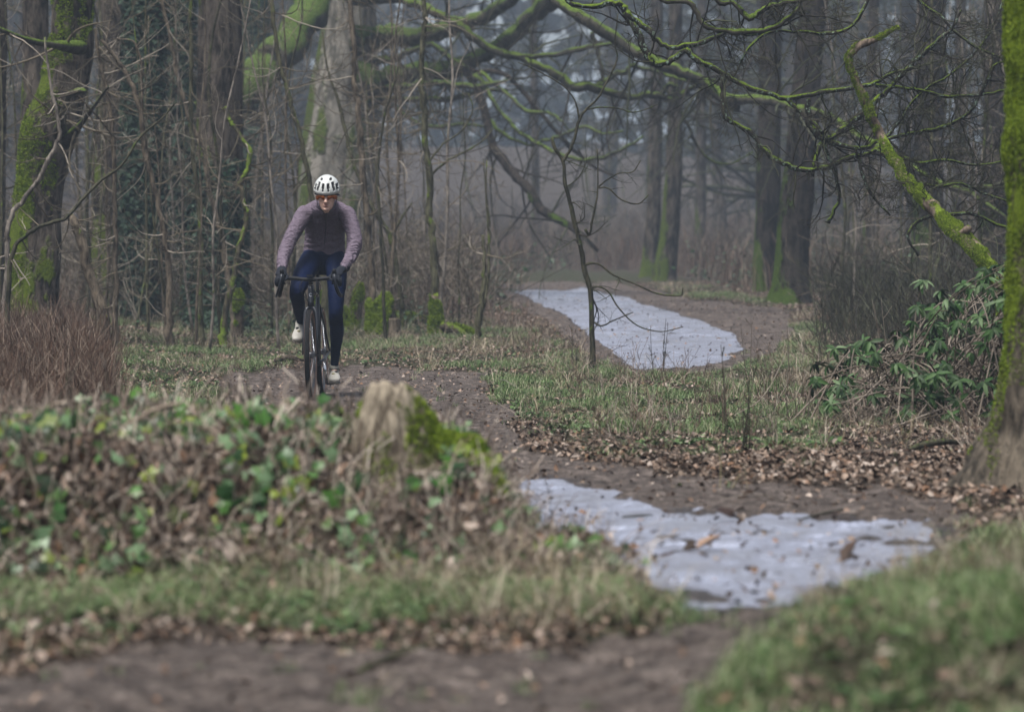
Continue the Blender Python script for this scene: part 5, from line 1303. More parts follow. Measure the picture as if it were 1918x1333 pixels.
def stick(tr, d0, label, seed):
    b = MB(); A = []
    for px, dd, h, r in tr:
        x = (px - CX) / FPX * dd; A.append((x, dd, float(zbase(dd)) - .016 + h, r))
    A = catmull(A, 4); tube(b, A[:, :3], A[:, 3], sides=6, rough=.2, seed=seed, rscale=20)
    tag(b.build('stick', MAT['twig_dark']), label, 'stick')
stick([(1495, 16.2, .006, .004), (1540, 16.5, .012, .006), (1578, 16.8, .01, .005)], 16, 'dark stick lying on the far edge of the near ice', 1)
stick([(1660, 14.05, .006, .004), (1700, 14.1, .010, .005), (1745, 14.2, .012, .004)], 14, 'thin dark stick at the right end of the near ice', 2)
stick([(1165, 16.4, .006, .003), (1195, 16.4, .010, .005), (1222, 16.5, .008, .003)], 16, 'short brown stick at the left end of the near ice', 3)

# ------------------------------------------------------------------ tall dead stalks in front of the icy path
def stalks(label, px, d, n, h, seed, lean=0.05, sp=.12, mat='twig_dark', name='dead_stalks'):
    X, Y, Z = ground_at(px, d); rnd = np.random.default_rng(seed)
    root = thing('dead_plant', (X, Y, Z), label, 'dead plant')
    for k in range(n):
        b = MB(); p = np.array([X + rnd.normal(0, sp), Y + rnd.normal(0, .15), 0]); p[2] = Z - .03
        grow(b, p, np.array([rnd.normal(0, lean), rnd.normal(0, lean), 1]), h * rnd.uniform(.6, 1.05), .0048, 2, rnd, .06, .05, 4, .22, 5, rmin=.0018, spread=.7)
        b.build('stalk', MAT[mat], root)
stalks('clump of tall black dead stalks right of centre in the verge', 1393, 21.5, 4, .62, 1, sp=.06)
stalks('thin dead stalks standing before the middle of the icy path', 1240, 36, 3, .62, 2, sp=.05)
stalks('short dark twiggy plant left of the lone dark sapling', 1066, 36.5, 2, .48, 3, lean=.15, sp=.03)
stalks('pale dead stalks at the right end of the icy path', 1420, 34, 3, .7, 4, mat='brush', sp=.12)
stalks('leaning dead stalks by the rhododendron foot on the left', 1500, 25, 3, .5, 5, lean=.2, mat='brush')
stalks('reddish dead stalks in the verge between the black stalks and the sapling', 1330, 24, 4, .36, 6, mat='bracken')
stalks('pale tall dry stalks behind the left shoots of the rhododendron', 1655, 31, 4, 1.0, 7, lean=.12, mat='pale_stem', sp=.2)
stalks('thin dead stalks beside the narrow muddy verge left of the lone sapling', 1000, 40, 3, .5, 8, mat='bracken')
stalks('blurred dark branches slanting up right at the left edge', 20, 20, 3, .75, 9, lean=.6, sp=.05)

# ------------------------------------------------------------------ rhododendron
MAT['rhodo'] = islandmat("rhododendron_leaf", [(0.010, 0.026, 0.007), (0.018, 0.045, 0.012), (0.030, 0.070, 0.018), (0.050, 0.10, 0.03), (0.12, 0.17, 0.09), (0.012, 0.03, 0.009)], 0.5, 0.3)
def rhodo():
    D = 25.5
    X, Y, Z = ground_at(1800, D)
    root = thing('rhododendron', (X, Y, Z), 'sprawling rhododendron with drooping dark green leaf whorls on bare stems, left of the mossy trunk', 'shrub')
    rnd = np.random.default_rng(44); st = MB(); lf = MB()
    poly = [(1510, 690), (1580, 640), (1640, 630), (1680, 650), (1700, 600), (1720, 560), (1800, 530), (1860, 490), (1960, 480), (2100, 500), (2150, 700), (2100, 800), (1900, 810), (1840, 790), (1760, 790), (1660, 800), (1560, 770), (1520, 740)]
    tips = [(1605, 655), (1630, 640), (1592, 670), (1655, 650), (1520, 720), (1545, 735), (1590, 700), (1575, 745), (1640, 735), (1700, 690), (1740, 655), (1755, 700), (1805, 560), (1760, 545), (1730, 525), (1820, 640), (1700, 745), (1655, 775), (1610, 780), (1535, 760), (1740, 760), (1790, 700), (1850, 520), (1680, 620)]
    while len(tips) < 560:
        a, b = rnd.uniform(1500, 2150), rnd.uniform(480, 810)
        if inpoly(np.array([a]), np.array([b]), poly)[0] and (a > 1690 or rnd.uniform() < .75): tips.append((a, b))
    lt = leaf_tpl(.088, .030, .35, .35)
    for i, (a, b) in enumerate(tips):
        d = D + rnd.uniform(-1.3, 1.8) + (a > 1800) * rnd.uniform(-1, 1.5)
        p = np.array(P(a, b, d)); g0 = gz1(p[0], d)
        p[2] = max(p[2], g0 + .06)
        bx = X + rnd.normal(0, .35) + (.0 if a > 1750 else -.3); by = Y + rnd.normal(0, .5); bz = gz1(bx, by)
        mid = (np.array([bx, by, bz]) * .45 + p * .55) + np.array([0, 0, .10 + rnd.uniform(0, .15)]) + rnd.normal(0, .05, 3)
        if i % 2 == 0 or a < 1700:
            A = catmull([np.array([bx, by, bz - .03]), mid, p], 6); tube(st, A, np.linspace(.0075, .0028, len(A)), sides=5, cap=False)
        n = rnd.integers(7, 12); a0 = rnd.uniform(0, 6.28)
        ax = p - mid; ax /= np.linalg.norm(ax); ax = ax * .6 + np.array([0, -.25, .55]); ax /= np.linalg.norm(ax)
        u_ = np.cross(ax, [0, 0, 1.0]); u_ /= np.linalg.norm(u_) + 1e-9; w_ = np.cross(ax, u_)
        Rs = []
        for k in range(n):
            t = a0 + k * 2.4 + rnd.normal(0, .15); dr = (u_ * math.cos(t) + w_ * math.sin(t)) * 1.0 + ax * rnd.uniform(-.1, .5) + np.array([0, 0, -rnd.uniform(.25, 1.1)])
            dr /= np.linalg.norm(dr); yv = np.cross(ax + rnd.normal(0, .2, 3), dr); yv /= np.linalg.norm(yv); zv = np.cross(dr, yv)
            Rs.append(np.stack([dr, yv, zv], -1))
        scatter(lf, lt, np.repeat(p[None], n, 0), np.array(Rs), rnd.uniform(.6, 1.15, n))
    for k in range(22):
        a, b = rnd.uniform(1640, 1960), rnd.uniform(500, 780); d = D + rnd.uniform(-1.2, 2)
        grow(st, np.array([X + rnd.normal(0, .5), Y + rnd.normal(0, .5), Z]), np.array(P(a, b, d)) - np.array([X, Y, Z]), rnd.uniform(.5, 1.0), .0055, 1, rnd, .25, .02, 3, .5, 4, rmin=.002)
    st.build('stems', MAT['pale_stem'], root, smooth=True)
    lf.build('leaves', MAT['rhodo'], root, smooth=True)
rhodo()
# ------------------------------------------------------------------ the bicycle
BO = Vector((-1.5316, 30.34, 0)); BO.z = min(gz1(-1.517, 30.77), gz1(-1.5515, 29.75)) + .006
HF = Vector((-0.0338, -0.9994, 0)).normalized(); HS = Vector((0.9994, -0.0338, 0)).normalized()
LEAN = -0.020
def BK(s, f, z):
    return np.array(BO + HS * (s + LEAN * z) + HF * f + Vector((0, 0, z)))
def bp(px, py, f):
    """a point of the rider: seen at px, py, standing f metres in front of the bottom bracket"""
    return np.array(P(px, py, BO.y - f))
MAT['frame'] = plain('black_frame_paint', (0.012, 0.014, 0.020), .28, spec=.5)
MAT['rubber'] = plain('tyre_rubber', (0.014, 0.014, 0.015), .85, spec=.12, var=.3, vs=60, bump=.001)
MAT['tan'] = plain('tan_sidewall', (0.20, 0.125, 0.10), .7, var=.2, vs=40)
MAT['rim'] = plain('dark_rim', (0.03, 0.03, 0.035), .3, spec=.6)
MAT['alu'] = plain('bare_metal', (0.62, 0.63, 0.66), .25, metal=1.0)
MAT['bartape'] = plain('bar_tape', (0.010, 0.010, 0.012), .6, spec=.2)
MAT['badge'] = plain('badge_white', (0.75, 0.77, 0.85), .4)

def wheel(root, f):
    c = (0, f, .352)
    ty = MB(); na, nb = 72, 12; V = []; mi = []
    for i in range(na):
        a = 2 * np.pi * i / na
        for j in range(nb):
            b = 2 * np.pi * j / nb
            rr = .329 + .023 * math.cos(b); V.append(BK(c[0] + .0225 * math.sin(b), f + rr * math.sin(a), .352 + rr * math.cos(a)))
    V = np.array(V); q = []; ms = []
    for i in range(na):
        for j in range(nb):
            q.append((i * nb + j, i * nb + (j + 1) % nb, ((i + 1) % na) * nb + (j + 1) % nb, ((i + 1) % na) * nb + j))
            ms.append(1 if j in (2, 3, 4, 7, 8, 9) else 0)
    q = np.array(q); ms = np.array(ms)
    ty.v = [V]; ty.n = len(V); ty.att = [np.zeros(len(V))]; ty.q = [q[ms == 0], q[ms == 1]]; ty.qm = [np.zeros((ms == 0).sum()), np.ones((ms == 1).sum())]
    for i in range(96):                                           # tread blocks
        a = 2 * np.pi * i / 96
        for s_, w, off in ((-.013, .0035, .5), (0, .004, 0), (.013, .0035, .5)):
            aa = a + off * 2 * np.pi / 96; r0 = .3505 - abs(s_) * .32; da = .0095
            P8 = [BK(s_ + sx * w, f + (r0 + h) * math.sin(aa + sa * da), .352 + (r0 + h) * math.cos(aa + sa * da)) for h in (-.001, .0030) for sx, sa in ((-1, -1), (1, -1), (1, 1), (-1, 1))]
            ty.add(P8, [(4, 5, 6, 7), (0, 1, 5, 4), (1, 2, 6, 5), (2, 3, 7, 6), (3, 0, 4, 7)])
    W = MB(); circ = [BK(0, f + .302 * math.sin(t), .352 + .302 * math.cos(t)) for t in np.linspace(0, 2 * np.pi, 65)]
    hubm = MB(); tube(hubm, [BK(-.05, f, .352), BK(-.03, f, .352), BK(-.028, f, .352), BK(.028, f, .352), BK(.03, f, .352), BK(.05, f, .352)], [.010, .012, .026, .026, .012, .010], sides=16)
    h = hubm.build('wheel', MAT['rim'], root)
    ty.build('tyre', [MAT['rubber'], MAT['tan']], h)
    rm = MB(); na = 64; V = []
    prof = [(-.012, .318), (.012, .318), (.013, .308), (.006, .286), (-.006, .286), (-.013, .308)]
    for i in range(na):
        a = 2 * np.pi * i / na
        for s_, r_ in prof: V.append(BK(s_, f + r_ * math.sin(a), .352 + r_ * math.cos(a)))
    k = len(prof); rm.add(V, [(i * k + j, i * k + (j + 1) % k, ((i + 1) % na) * k + (j + 1) % k, ((i + 1) % na) * k + j) for i in range(na) for j in range(k)])
    rm.build('rim', MAT['rim'], h)
    sp = MB()
    for i in range(28):
        a = 2 * np.pi * i / 28; b = a + (.55 if (i // 2) % 2 else -.55); sg = .026 if i % 2 else -.026
        tube(sp, [BK(sg, f + .024 * math.sin(b), .352 + .024 * math.cos(b)), BK(0, f + .288 * math.sin(a), .352 + .288 * math.cos(a))], .0014, sides=4, cap=False)
    sp.build('spokes', MAT['alu'], h)
    dm = MB(); na = 40; V = []
    for i in range(na):
        a = 2 * np.pi * i / na
        for s_, r_ in ((.034, .08), (.036, .08), (.036, .058), (.034, .058)): V.append(BK(s_, f + r_ * math.sin(a), .352 + r_ * math.cos(a)))
    dm.add(V, [(i * 4 + j, i * 4 + (j + 1) % 4, ((i + 1) % na) * 4 + (j + 1) % 4, ((i + 1) % na) * 4 + j) for i in range(na) for j in range(4)])
    dm.build('disc_rotor', MAT['alu'], h)

def bicycle():
    root = thing('bicycle', BO, 'black drop-bar gravel bicycle with tan-walled tyres, ridden towards the camera', 'bicycle')
    wheel(root, .60); wheel(root, -.43)
    T = lambda mb, pts, r, s=10: tube(mb, [BK(*p) for p in pts], r, sides=s)
    f = MB()
    T(f, [(0, .435, .885), (0, .445, .85), (0, .47, .76), (0, .48, .725)], [.024, .0215, .023, .027], 16)
    T(f, [(0, .468, .765), (0, .30, .60), (0, 0, .285)], [.024, .026, .024], 14)
    T(f, [(0, .44, .855), (0, .15, .83), (0, -.15, .80)], [.018, .016, .015], 12)
    T(f, [(0, 0, .275), (0, -.17, .80)], [.018, .016], 12)
    for s in (-1, 1):
        T(f, [(s * .02, -.03, .275), (s * .04, -.20, .30), (s * .065, -.43, .352)], [.012, .010, .009])
        T(f, [(s * .012, -.155, .74), (s * .035, -.28, .58), (s * .065, -.43, .352)], [.008, .008, .008])
    T(f, [(-.036, 0, .275), (.036, 0, .275)], .023, 14)
    f.build('frame', MAT['frame'], root)
    for s in (-1, 1):
        pass
    k = MB()
    T(k, [(0, .475, .735), (0, .485, .712)], [.024, .022], 14)
    for s in (-1, 1): T(k, [(0, .484, .716), (s * .030, .492, .708), (s * .042, .505, .68), (s * .052, .56, .50), (s * .056, .60, .352)], [.018, .015, .014, .011, .010])
    k.build('fork', MAT['frame'], root)
    b = MB()                                                        # ring-shaped mark on the head tube
    V = []; n = 30
    for i in range(n):
        a = math.radians(40 + i * 280 / (n - 1))
        for r in (.0085, .0135): V.append(BK(r * math.cos(a), .463 + .0262 - abs(r * math.cos(a)) * .35, .815 + r * math.sin(a)))
    b.add(V, [(2 * i, 2 * i + 1, 2 * i + 3, 2 * i + 2) for i in range(n - 1)])
    b.build('head_badge', MAT['badge'], root)
    st = MB(); T(st, [(0, .43, .895), (0, .425, .925)], [.019, .018]); T(st, [(0, .425, .915), (0, .475, .925), (0, .525, .935)], [.017, .016, .019])
    st.build('stem', MAT['frame'], root)
    cm = MB(); cm_v = [BK(s * .022, f_, z) for z in (.957, .972) for s, f_ in ((-1, .49), (1, .49), (1, .555), (-1, .555))]
    cm.add(cm_v, [(3, 2, 1, 0), (4, 5, 6, 7), (0, 1, 5, 4), (1, 2, 6, 5), (2, 3, 7, 6), (3, 0, 4, 7)]); cm.build('bike_computer', MAT['bartape'], root, smooth=False)
    hb = MB()
    pts = []
    half = [(0, .525, .935), (.06, .523, .936), (.13, .522, .944), (.178, .53, .945), (.197, .56, .945), (.202, .60, .935), (.208, .625, .895), (.220, .615, .85), (.232, .57, .82), (.240, .50, .81)]
    pts = [(-a, b_, c) for a, b_, c in half[::-1]] + half[1:]
    A = catmull([BK(*p) for p in pts], 5); tube(hb, A, .0155, sides=12)
    hbo = hb.build('handlebar', MAT['bartape'], root)
    for s in (-1, 1):
        hd = MB(); A = catmull([BK(s * .200, .575, .950), BK(s * .201, .62, .957), BK(s * .202, .655, .972), BK(s * .202, .675, 1.0), BK(s * .202, .672, 1.015)], 4)
        tube(hd, A, np.interp(np.linspace(0, 1, len(A)), [0, .5, .8, 1], [.019, .018, .016, .010]), sides=12); hd.build('brake_hood', MAT['bartape'], root)
        lv = MB(); A = catmull([BK(s * .203, .678, .975), BK(s * .208, .695, .94), BK(s * .222, .695, .88), BK(s * .245, .675, .82), BK(s * .252, .668, .80)], 4)
        tube(lv, A, np.linspace(.011, .008, len(A)), sides=8); lv.build('brake_lever', MAT['frame'], root)
    cb = MB()
    for s, o in ((-1, .06), (1, .07), (1, .045), (-1, .035)):
        A = catmull([BK(s * .05, .535, .93), BK(s * (.05 + o * .5), .56, .885), BK(s * o, .56, .83), BK(s * .02, .52, .765), BK(s * .012, .50, .72)], 5)
        tube(cb, A, .0026, sides=5)
    cb.build('cables', MAT['bartape'], root)
    sd = MB(); V = []
    prof = [(-.13, .068), (-.11, .074), (-.06, .070), (0, .05), (.06, .026), (.12, .019), (.145, .010)]
    for t, w in prof:
        for a in np.linspace(0, 2 * np.pi, 12, endpoint=False): V.append(BK(w * math.cos(a), -.20 + t, .995 + .020 * math.sin(a) + (.012 if t < -.09 else 0)))
    n = len(prof); sd.add(V, [(i * 12 + j, i * 12 + (j + 1) % 12, (i + 1) * 12 + (j + 1) % 12, (i + 1) * 12 + j) for i in range(n - 1) for j in range(12)])
    sd.build('saddle', MAT['bartape'], root)
    sp = MB(); T(sp, [(0, -.165, .78), (0, -.20, .97)], .0135, 12); sp.build('seat_post', MAT['frame'], root)
    # chain set: chain wheel on the image left, the crank arms up on the left and down on the right
    cr = MB(); V = []; n = 44
    for i in range(n):
        a = 2 * np.pi * i / n
        for s_, r in ((-.046, .082 + .004 * (i % 2)), (-.043, .082 + .004 * (i % 2)), (-.043, .06), (-.046, .06)): V.append(BK(s_, r * math.sin(a), .275 + r * math.cos(a)))
    cr.add(V, [(i * 4 + j, i * 4 + (j + 1) % 4, ((i + 1) % n) * 4 + (j + 1) % 4, ((i + 1) % n) * 4 + j) for i in range(n) for j in range(4)])
    for k_ in range(4):
        a = k_ * math.pi / 2 + .4; tube(cr, [BK(-.045, 0, .275), BK(-.045, .065 * math.sin(a), .275 + .065 * math.cos(a))], .008, sides=6)
    cr.build('chain_wheel', MAT['rim'], root)
    CA = math.radians(8)
    for s in (-1, 1):
        e = (-s) * .170; pf, pz = e * math.sin(CA), .275 + e * math.cos(CA)
        c = MB(); T(c, [(s * .055, 0, .275), (s * .062, pf * .5, .275 + (pz - .275) * .5), (s * .070, pf, pz)], [.017, .013, .012], 10); c.build('crank', MAT['alu' if s > 0 else 'rim'], root)
        p = MB(); T(p, [(s * .072, pf, pz), (s * .13, pf, pz)], .008, 8)
        V = [BK(s * (.10 + a * .028), pf + b_ * .035, pz + c_ * .007) for c_ in (-1, 1) for a, b_ in ((-1, -1), (1, -1), (1, 1), (-1, 1))]
        p.add(V, [(3, 2, 1, 0), (4, 5, 6, 7), (0, 1, 5, 4), (1, 2, 6, 5), (2, 3, 7, 6), (3, 0, 4, 7)]); p.build('pedal', MAT['rim'], root, smooth=False)
    ch = MB(); tube(ch, [BK(-.045, .0, .357), BK(-.045, -.43, .382), BK(-.045, -.455, .35), BK(-.045, -.42, .29), BK(-.045, -.40, .24), BK(-.045, -.36, .26), BK(-.045, 0, .193), BK(-.045, .07, .25), BK(-.045, .05, .33), BK(-.045, .0, .357)], .004, sides=5); ch.build('chain', MAT['rim'], root)
    dr = MB(); tube(dr, [BK(-.05, -.43, .34), BK(-.055, -.42, .29), BK(-.05, -.39, .23)], [.012, .018, .012], sides=8); dr.build('derailleur', MAT['rim'], root)
bicycle()

# ------------------------------------------------------------------ the rider
def etube(mb, secs, sides=20, ref=None, n=4):
    """loft of elliptical sections: (centre, half width, half depth); width lies along ref (image right)"""
    ref = np.array(HS) if ref is None else np.asarray(ref, float)
    A = catmull(np.array([[*c, a, b] for c, a, b in secs]), n)
    pts = A[:, :3]; T = np.gradient(pts, axis=0); T /= np.linalg.norm(T, axis=1, keepdims=True) + 1e-12
    th = np.linspace(0, 2 * np.pi, sides, endpoint=False); rows = []
    def ring(p, t, a, b):
        w = ref - t * np.dot(ref, t); w /= np.linalg.norm(w); d = np.cross(t, w)
        return p + np.outer(np.cos(th) * a, w) + np.outer(np.sin(th) * b, d)
    c = min(A[0, 3], A[0, 4])
    for k in (.92, .65, .3): rows.append(ring(pts[0] - T[0] * c * k, T[0], A[0, 3] * math.sqrt(1 - k * k), A[0, 4] * math.sqrt(1 - k * k)))
    rows = rows[::-1]
    for i in range(len(A)): rows.append(ring(pts[i], T[i], A[i, 3], A[i, 4]))
    c = min(A[-1, 3], A[-1, 4])
    for k in (.3, .65, .92): rows.append(ring(pts[-1] + T[-1] * c * k, T[-1], A[-1, 3] * math.sqrt(1 - k * k), A[-1, 4] * math.sqrt(1 - k * k)))
    m = len(rows); V = np.vstack(rows + [rows[0].mean(0)[None], rows[-1].mean(0)[None]])
    idx = np.arange(m * sides).reshape(m, sides); nx = np.roll(idx, -1, 1)
    Q = np.stack([idx[:-1], nx[:-1], nx[1:], idx[1:]], -1).reshape(-1, 4)
    Tt = [(m * sides, nx[0, j], idx[0, j]) for j in range(sides)] + [(m * sides + 1, idx[-1, j], nx[-1, j]) for j in range(sides)]
    mb.add(V, Q, Tt)
def ell(mb, c, r, rot=None, sides=20, rows=12):
    V = []; 
    for i in range(1, rows):
        ph = math.pi * i / rows
        for j in range(sides):
            t = 2 * math.pi * j / sides; V.append((r[0] * math.sin(ph) * math.cos(t), r[1] * math.sin(ph) * math.sin(t), r[2] * math.cos(ph)))
    V.append((0, 0, r[2])); V.append((0, 0, -r[2])); V = np.array(V)
    if rot is not None: V = V @ np.array(rot).T
    idx = np.arange((rows - 1) * sides).reshape(rows - 1, sides); nx = np.roll(idx, -1, 1)
    Q = np.stack([idx[:-1], idx[1:], nx[1:], nx[:-1]], -1).reshape(-1, 4); a = (rows - 1) * sides
    Tt = [(a, idx[0, j], nx[0, j]) for j in range(sides)] + [(a + 1, nx[-1, j], idx[-1, j]) for j in range(sides)]
    mb.add(V + np.array(c), Q, Tt)
def fuse(mb, name, mat, parent, voxel=.006, smooth=6, post=None):
    """one continuous skin round all the overlapping volumes in mb"""
    o = mb.build(name + '_tmp', mat, None)
    r = o.modifiers.new('r', 'REMESH'); r.mode = 'VOXEL'; r.voxel_size = voxel; r.use_smooth_shade = True
    s = o.modifiers.new('s', 'SMOOTH'); s.factor = .5; s.iterations = smooth
    dg = bpy.context.evaluated_depsgraph_get(); me = bpy.data.meshes.new_from_object(o.evaluated_get(dg))
    bpy.data.objects.remove(o)
    co = np.empty(len(me.vertices) * 3, np.float32); me.vertices.foreach_get('co', co); co = co.reshape(-1, 3).astype(float)
    no = np.empty(len(me.vertices) * 3, np.float32); me.vertices.foreach_get('normal', no); no = no.reshape(-1, 3)
    if post is not None: co = post(co, no)
    off = root_off[parent.name]; me.vertices.foreach_set('co', (co - np.array(off)).astype(np.float32).ravel()); me.update()
    me.materials.clear(); me.materials.append(mat); me.name = name
    me.polygons.foreach_set('use_smooth', np.ones(len(me.polygons), bool))
    n = bpy.data.objects.new(name, me); C.objects.link(n); n.parent = parent; root_off[n.name] = off
    return n

def fabric(name, c, scale, dist, strength=1.0, rough=.8):
    m, nt, b = newmat(name)
    n1 = noise(nt, scale, 4, .55, worldpos(nt, (1, 1, 2.2)), .8); n2 = noise(nt, 90, 2, .5, worldpos(nt))
    r = ramp(nt, [(.35, tuple(x * .85 for x in c)), (.65, tuple(x * 1.12 for x in c))], n2.outputs[0]); nt.links.new(r.outputs[0], b.inputs["Base Color"])
    b.inputs["Roughness"].default_value = rough; b.inputs["Specular IOR Level"].default_value = .06
    bumpn(nt, n1.outputs[0], strength, dist, b)
    return m
MAT['jacket'] = fabric('mauve_jacket_cloth', (0.140, 0.113, 0.145), 16, .02)
MAT['zip'] = plain('dark_zip', (0.04, 0.03, 0.045), .5)
MAT['tights'] = fabric('navy_tights_cloth', (0.003, 0.008, 0.034), 12, .004, .6, .6)
MAT['glove'] = plain('black_glove_cloth', (0.010, 0.012, 0.018), .7, spec=.15, var=.3, vs=50, bump=.002)
MAT['helmet'] = plain('white_helmet_shell', (0.50, 0.52, 0.51), .25, spec=.5)
MAT['vent'] = plain('black_helmet_vent', (0.008, 0.008, 0.01), .7)
MAT['lens'] = plain('orange_mirror_lens', (0.42, 0.11, 0.015), .12, metal=.7)
MAT['black'] = plain('black_plastic', (0.01, 0.01, 0.012), .35)
MAT['shoe'] = plain('white_shoe', (0.44, 0.42, 0.37), .4, var=.08, vs=30)
MAT['sole'] = plain('dark_sole', (0.10, 0.085, 0.065), .6)
MAT['accent'] = plain('olive_shoe_panel', (0.20, 0.18, 0.05), .5)
MAT['lip'] = plain('lips', (0.30, 0.12, 0.11), .5)
def skin_mat():
    m, nt, b = newmat('skin')
    n = noise(nt, 45, 4, .6, worldpos(nt)); nt.links.new(ramp(nt, [(.35, (.50, .30, .23)), (.65, (.68, .44, .35))], n.outputs[0]).outputs[0], b.inputs["Base Color"])
    b.inputs["Roughness"].default_value = .5; b.inputs["Subsurface Weight"].default_value = 0.0
    bumpn(nt, n.outputs[0], .5, .003, b)
    return m
MAT['skin'] = skin_mat()

def rider():
    root = thing('person', BO, 'cyclist in mauve jacket, navy tights, white helmet and orange-lens sunglasses riding the bicycle', 'person')
    torso = [(bp(607, 476, -.15), .150, .110), (bp(608, 458, -.135), .146, .110), (bp(609, 436, -.10), .142, .112), (bp(609, 416, -.05), .155, .115), (bp(610, 400, .02), .160, .105), (bp(610, 391, .09), .120, .085), (bp(611, 388, .16), .072, .068)]
    armL = [(bp(571, 400, .09), .062), (bp(560, 418, .14), .057), (bp(549, 438, .19), .053), (bp(540, 456, .23), .050), (bp(533, 474, .31), .047), (bp(529, 490, .40), .040), (bp(528, 502, .48), .034)]
    armR = [(bp(650, 401, .09), .062), (bp(658, 420, .14), .057), (bp(663, 440, .19), .053), (bp(664, 458, .23), .051), (bp(659, 476, .31), .047), (bp(650, 492, .41), .040), (bp(642, 503, .49), .034)]
    legL = [(bp(587, 482, -.13), .090), (bp(578, 497, -.02), .090), (bp(567, 518, .13), .082), (bp(558, 540, .27), .062), (bp(556, 549, .29), .058), (bp(558, 562, .24), .055), (bp(561, 582, .12), .046), (bp(563, 600, .03), .035), (bp(563, 608, .0), .034)]
    legR = [(bp(628, 484, -.13), .090), (bp(630, 505, -.02), .086), (bp(631, 530, .07), .076), (bp(630, 558, .14), .064), (bp(629, 586, .17), .056), (bp(630, 604, .12), .056), (bp(631, 622, .08), .054), (bp(629, 650, .01), .043), (bp(627, 676, -.05), .034), (bp(626, 690, -.07), .033)]
    # --- body: head, neck, trunk and limbs in one skin
    b = MB()
    etube(b, [(c, a * .86, d * .86) for c, a, d in torso])
    for ch in (armL, armR, legL, legR): etube(b, [(c, r * .78, r * .78) for c, r in ch])
    etube(b, [(bp(607, 468, -.14), .13, .09), (bp(607, 488, -.14), .14, .10)])
    etube(b, [(bp(610, 398, .08), .055, .055), (bp(611, 386, .17), .052, .055), (bp(612, 376, .23), .050, .055)])
    HC = bp(612.5, 361, .285)                                         # middle of the skull
    def hp(s, f, z): return HC + np.array(HS) * s + np.array(HF) * f + np.array([0, 0, z])
    R = np.column_stack([np.array(HS), -np.array(HF), np.array([0, 0, 1.0])])
    ell(b, hp(0, -.015, .03), (.074, .094, .092), R)
    fc = [(-.145, .058, .022, .018), (-.132, .060, .034, .028), (-.112, .052, .048, .040), (-.085, .044, .058, .050), (-.055, .038, .065, .056), (-.02, .032, .069, .062), (.02, .03, .070, .064)]
    etube(b, [(hp(0, f, z), w, d) for z, f, w, d in fc], ref=np.array(HS))
    etube(b, [(hp(0, .092, -.034), .009, .010), (hp(0, .106, -.056), .011, .012), (hp(0, .114, -.074), .015, .012)], n=3)       # nose
    for s in (-1, 1):
        ell(b, hp(s * .012, .102, -.076), (.009, .010, .008), R)
        ell(b, hp(s * .040, .070, -.055), (.020, .018, .018), R)            # cheekbones
        ell(b, hp(s * .030, .076, -.012), (.028, .016, .010), R)            # brow
        ell(b, hp(s * .072, -.012, -.035), (.008, .018, .030), R)           # ears
    ell(b, hp(0, .088, -.102), (.024, .014, .013), R)
    ell(b, hp(0, .082, -.130), (.020, .016, .014), R)                       # chin
    for s, w in ((-1, armL[-1][0]), (1, armR[-1][0])):
        etube(b, [(w, .026, .022), (BK(s * .203 + s * .012, .585, .975), .034, .018)])
    for k, a in ((legL, (bp(560, 622, .06),)), (legR, (bp(627, 703, -.01),))):
        etube(b, [(k[-1][0], .027, .027), (a[0], .026, .024)])
    fuse(b, 'body', MAT['skin'], root, .0045, 4)
    for z, w in ((-.0985, .022), (-.1055, .019)):
        lp = MB(); A = catmull([hp(t * w, .1005 - .010 * t * t, z + .0015 * (1 - abs(t)) * (1 if z > -.10 else -1)) for t in (-1, -.5, 0, .5, 1)], 3)
        tube(lp, A, np.interp(np.linspace(-1, 1, len(A)), [-1, 0, 1], [.0015, .0042, .0015]), sides=8); lp.build('lip', MAT['lip'], root)
    # --- jacket
    j = MB(); etube(j, [(c, a * 1.12, d * 1.08) for c, a, d in torso], sides=28)
    for ch in (armL, armR): etube(j, [(c, r * 1.10, r * 1.05) for c, r in ch])
    for s, x in ((-1, 575), (1, 646)):                                # shoulder caps and yoke
        ell(j, bp(x, 400, .08), (.062, .065, .060), R)
        etube(j, [(bp(610, 391, .04), .06, .06), (bp(610 + s * 22, 393, .06), .066, .06), (bp(x, 400, .08), .058, .056)], ref=np.array([0, 0, 1.0]))
    etube(j, [(bp(611, 392, .12), .080, .070), (bp(611.5, 388, .185), .068, .066), (bp(612, 385, .225), .060, .060)])
    ell(j, bp(607, 470, -.14), (.165, .115, .05), R)
    ax = np.array([bp(540, 456, .23), bp(664, 458, .23)])
    def wr(co, no):
        x, y, z = co.T
        t = fbm(x * 9, y * 9, z * 7, 91, 3) * .0055
        for ch in (armL, armR):
            P_ = np.array([c for c, r in ch]); L = np.concatenate([[0], np.cumsum(np.linalg.norm(np.diff(P_, axis=0), axis=1))])
            d = np.linalg.norm(co[:, None, :] - P_[None], axis=2); k = d.argmin(1); near = d.min(1) < .085
            g_ = sstep(.14, .30, L[k])
            # rumples across the forearm
            axis = (P_[-1] - P_[3]) / np.linalg.norm(P_[-1] - P_[3]); s_ = (co - P_[3]) @ axis
            t = t + near * g_ * (.0055 * np.sin(s_ * 170 + 9.0 * vnoise(x * 11, y * 11, z * 11, 5) * 1.5) * (.6 + .5 * vnoise(x * 20, y * 20, z * 20, 6)))
        low = sstep(bp(0, 425, 0)[2], bp(0, 455, 0)[2], z) if False else 1 - sstep(bp(0, 458, -.1)[2], bp(0, 425, 0)[2], z)
        t = t + low * .0022 * np.sin(z * 120 + 11 * vnoise(x * 7, y * 7, z * 7, 8)) * (np.abs(x - bp(607, 0, 0)[0]) < .19)
        return co + no * t[:, None]
    jo = fuse(j, 'jacket', MAT['jacket'], root, .0055, 5, wr)
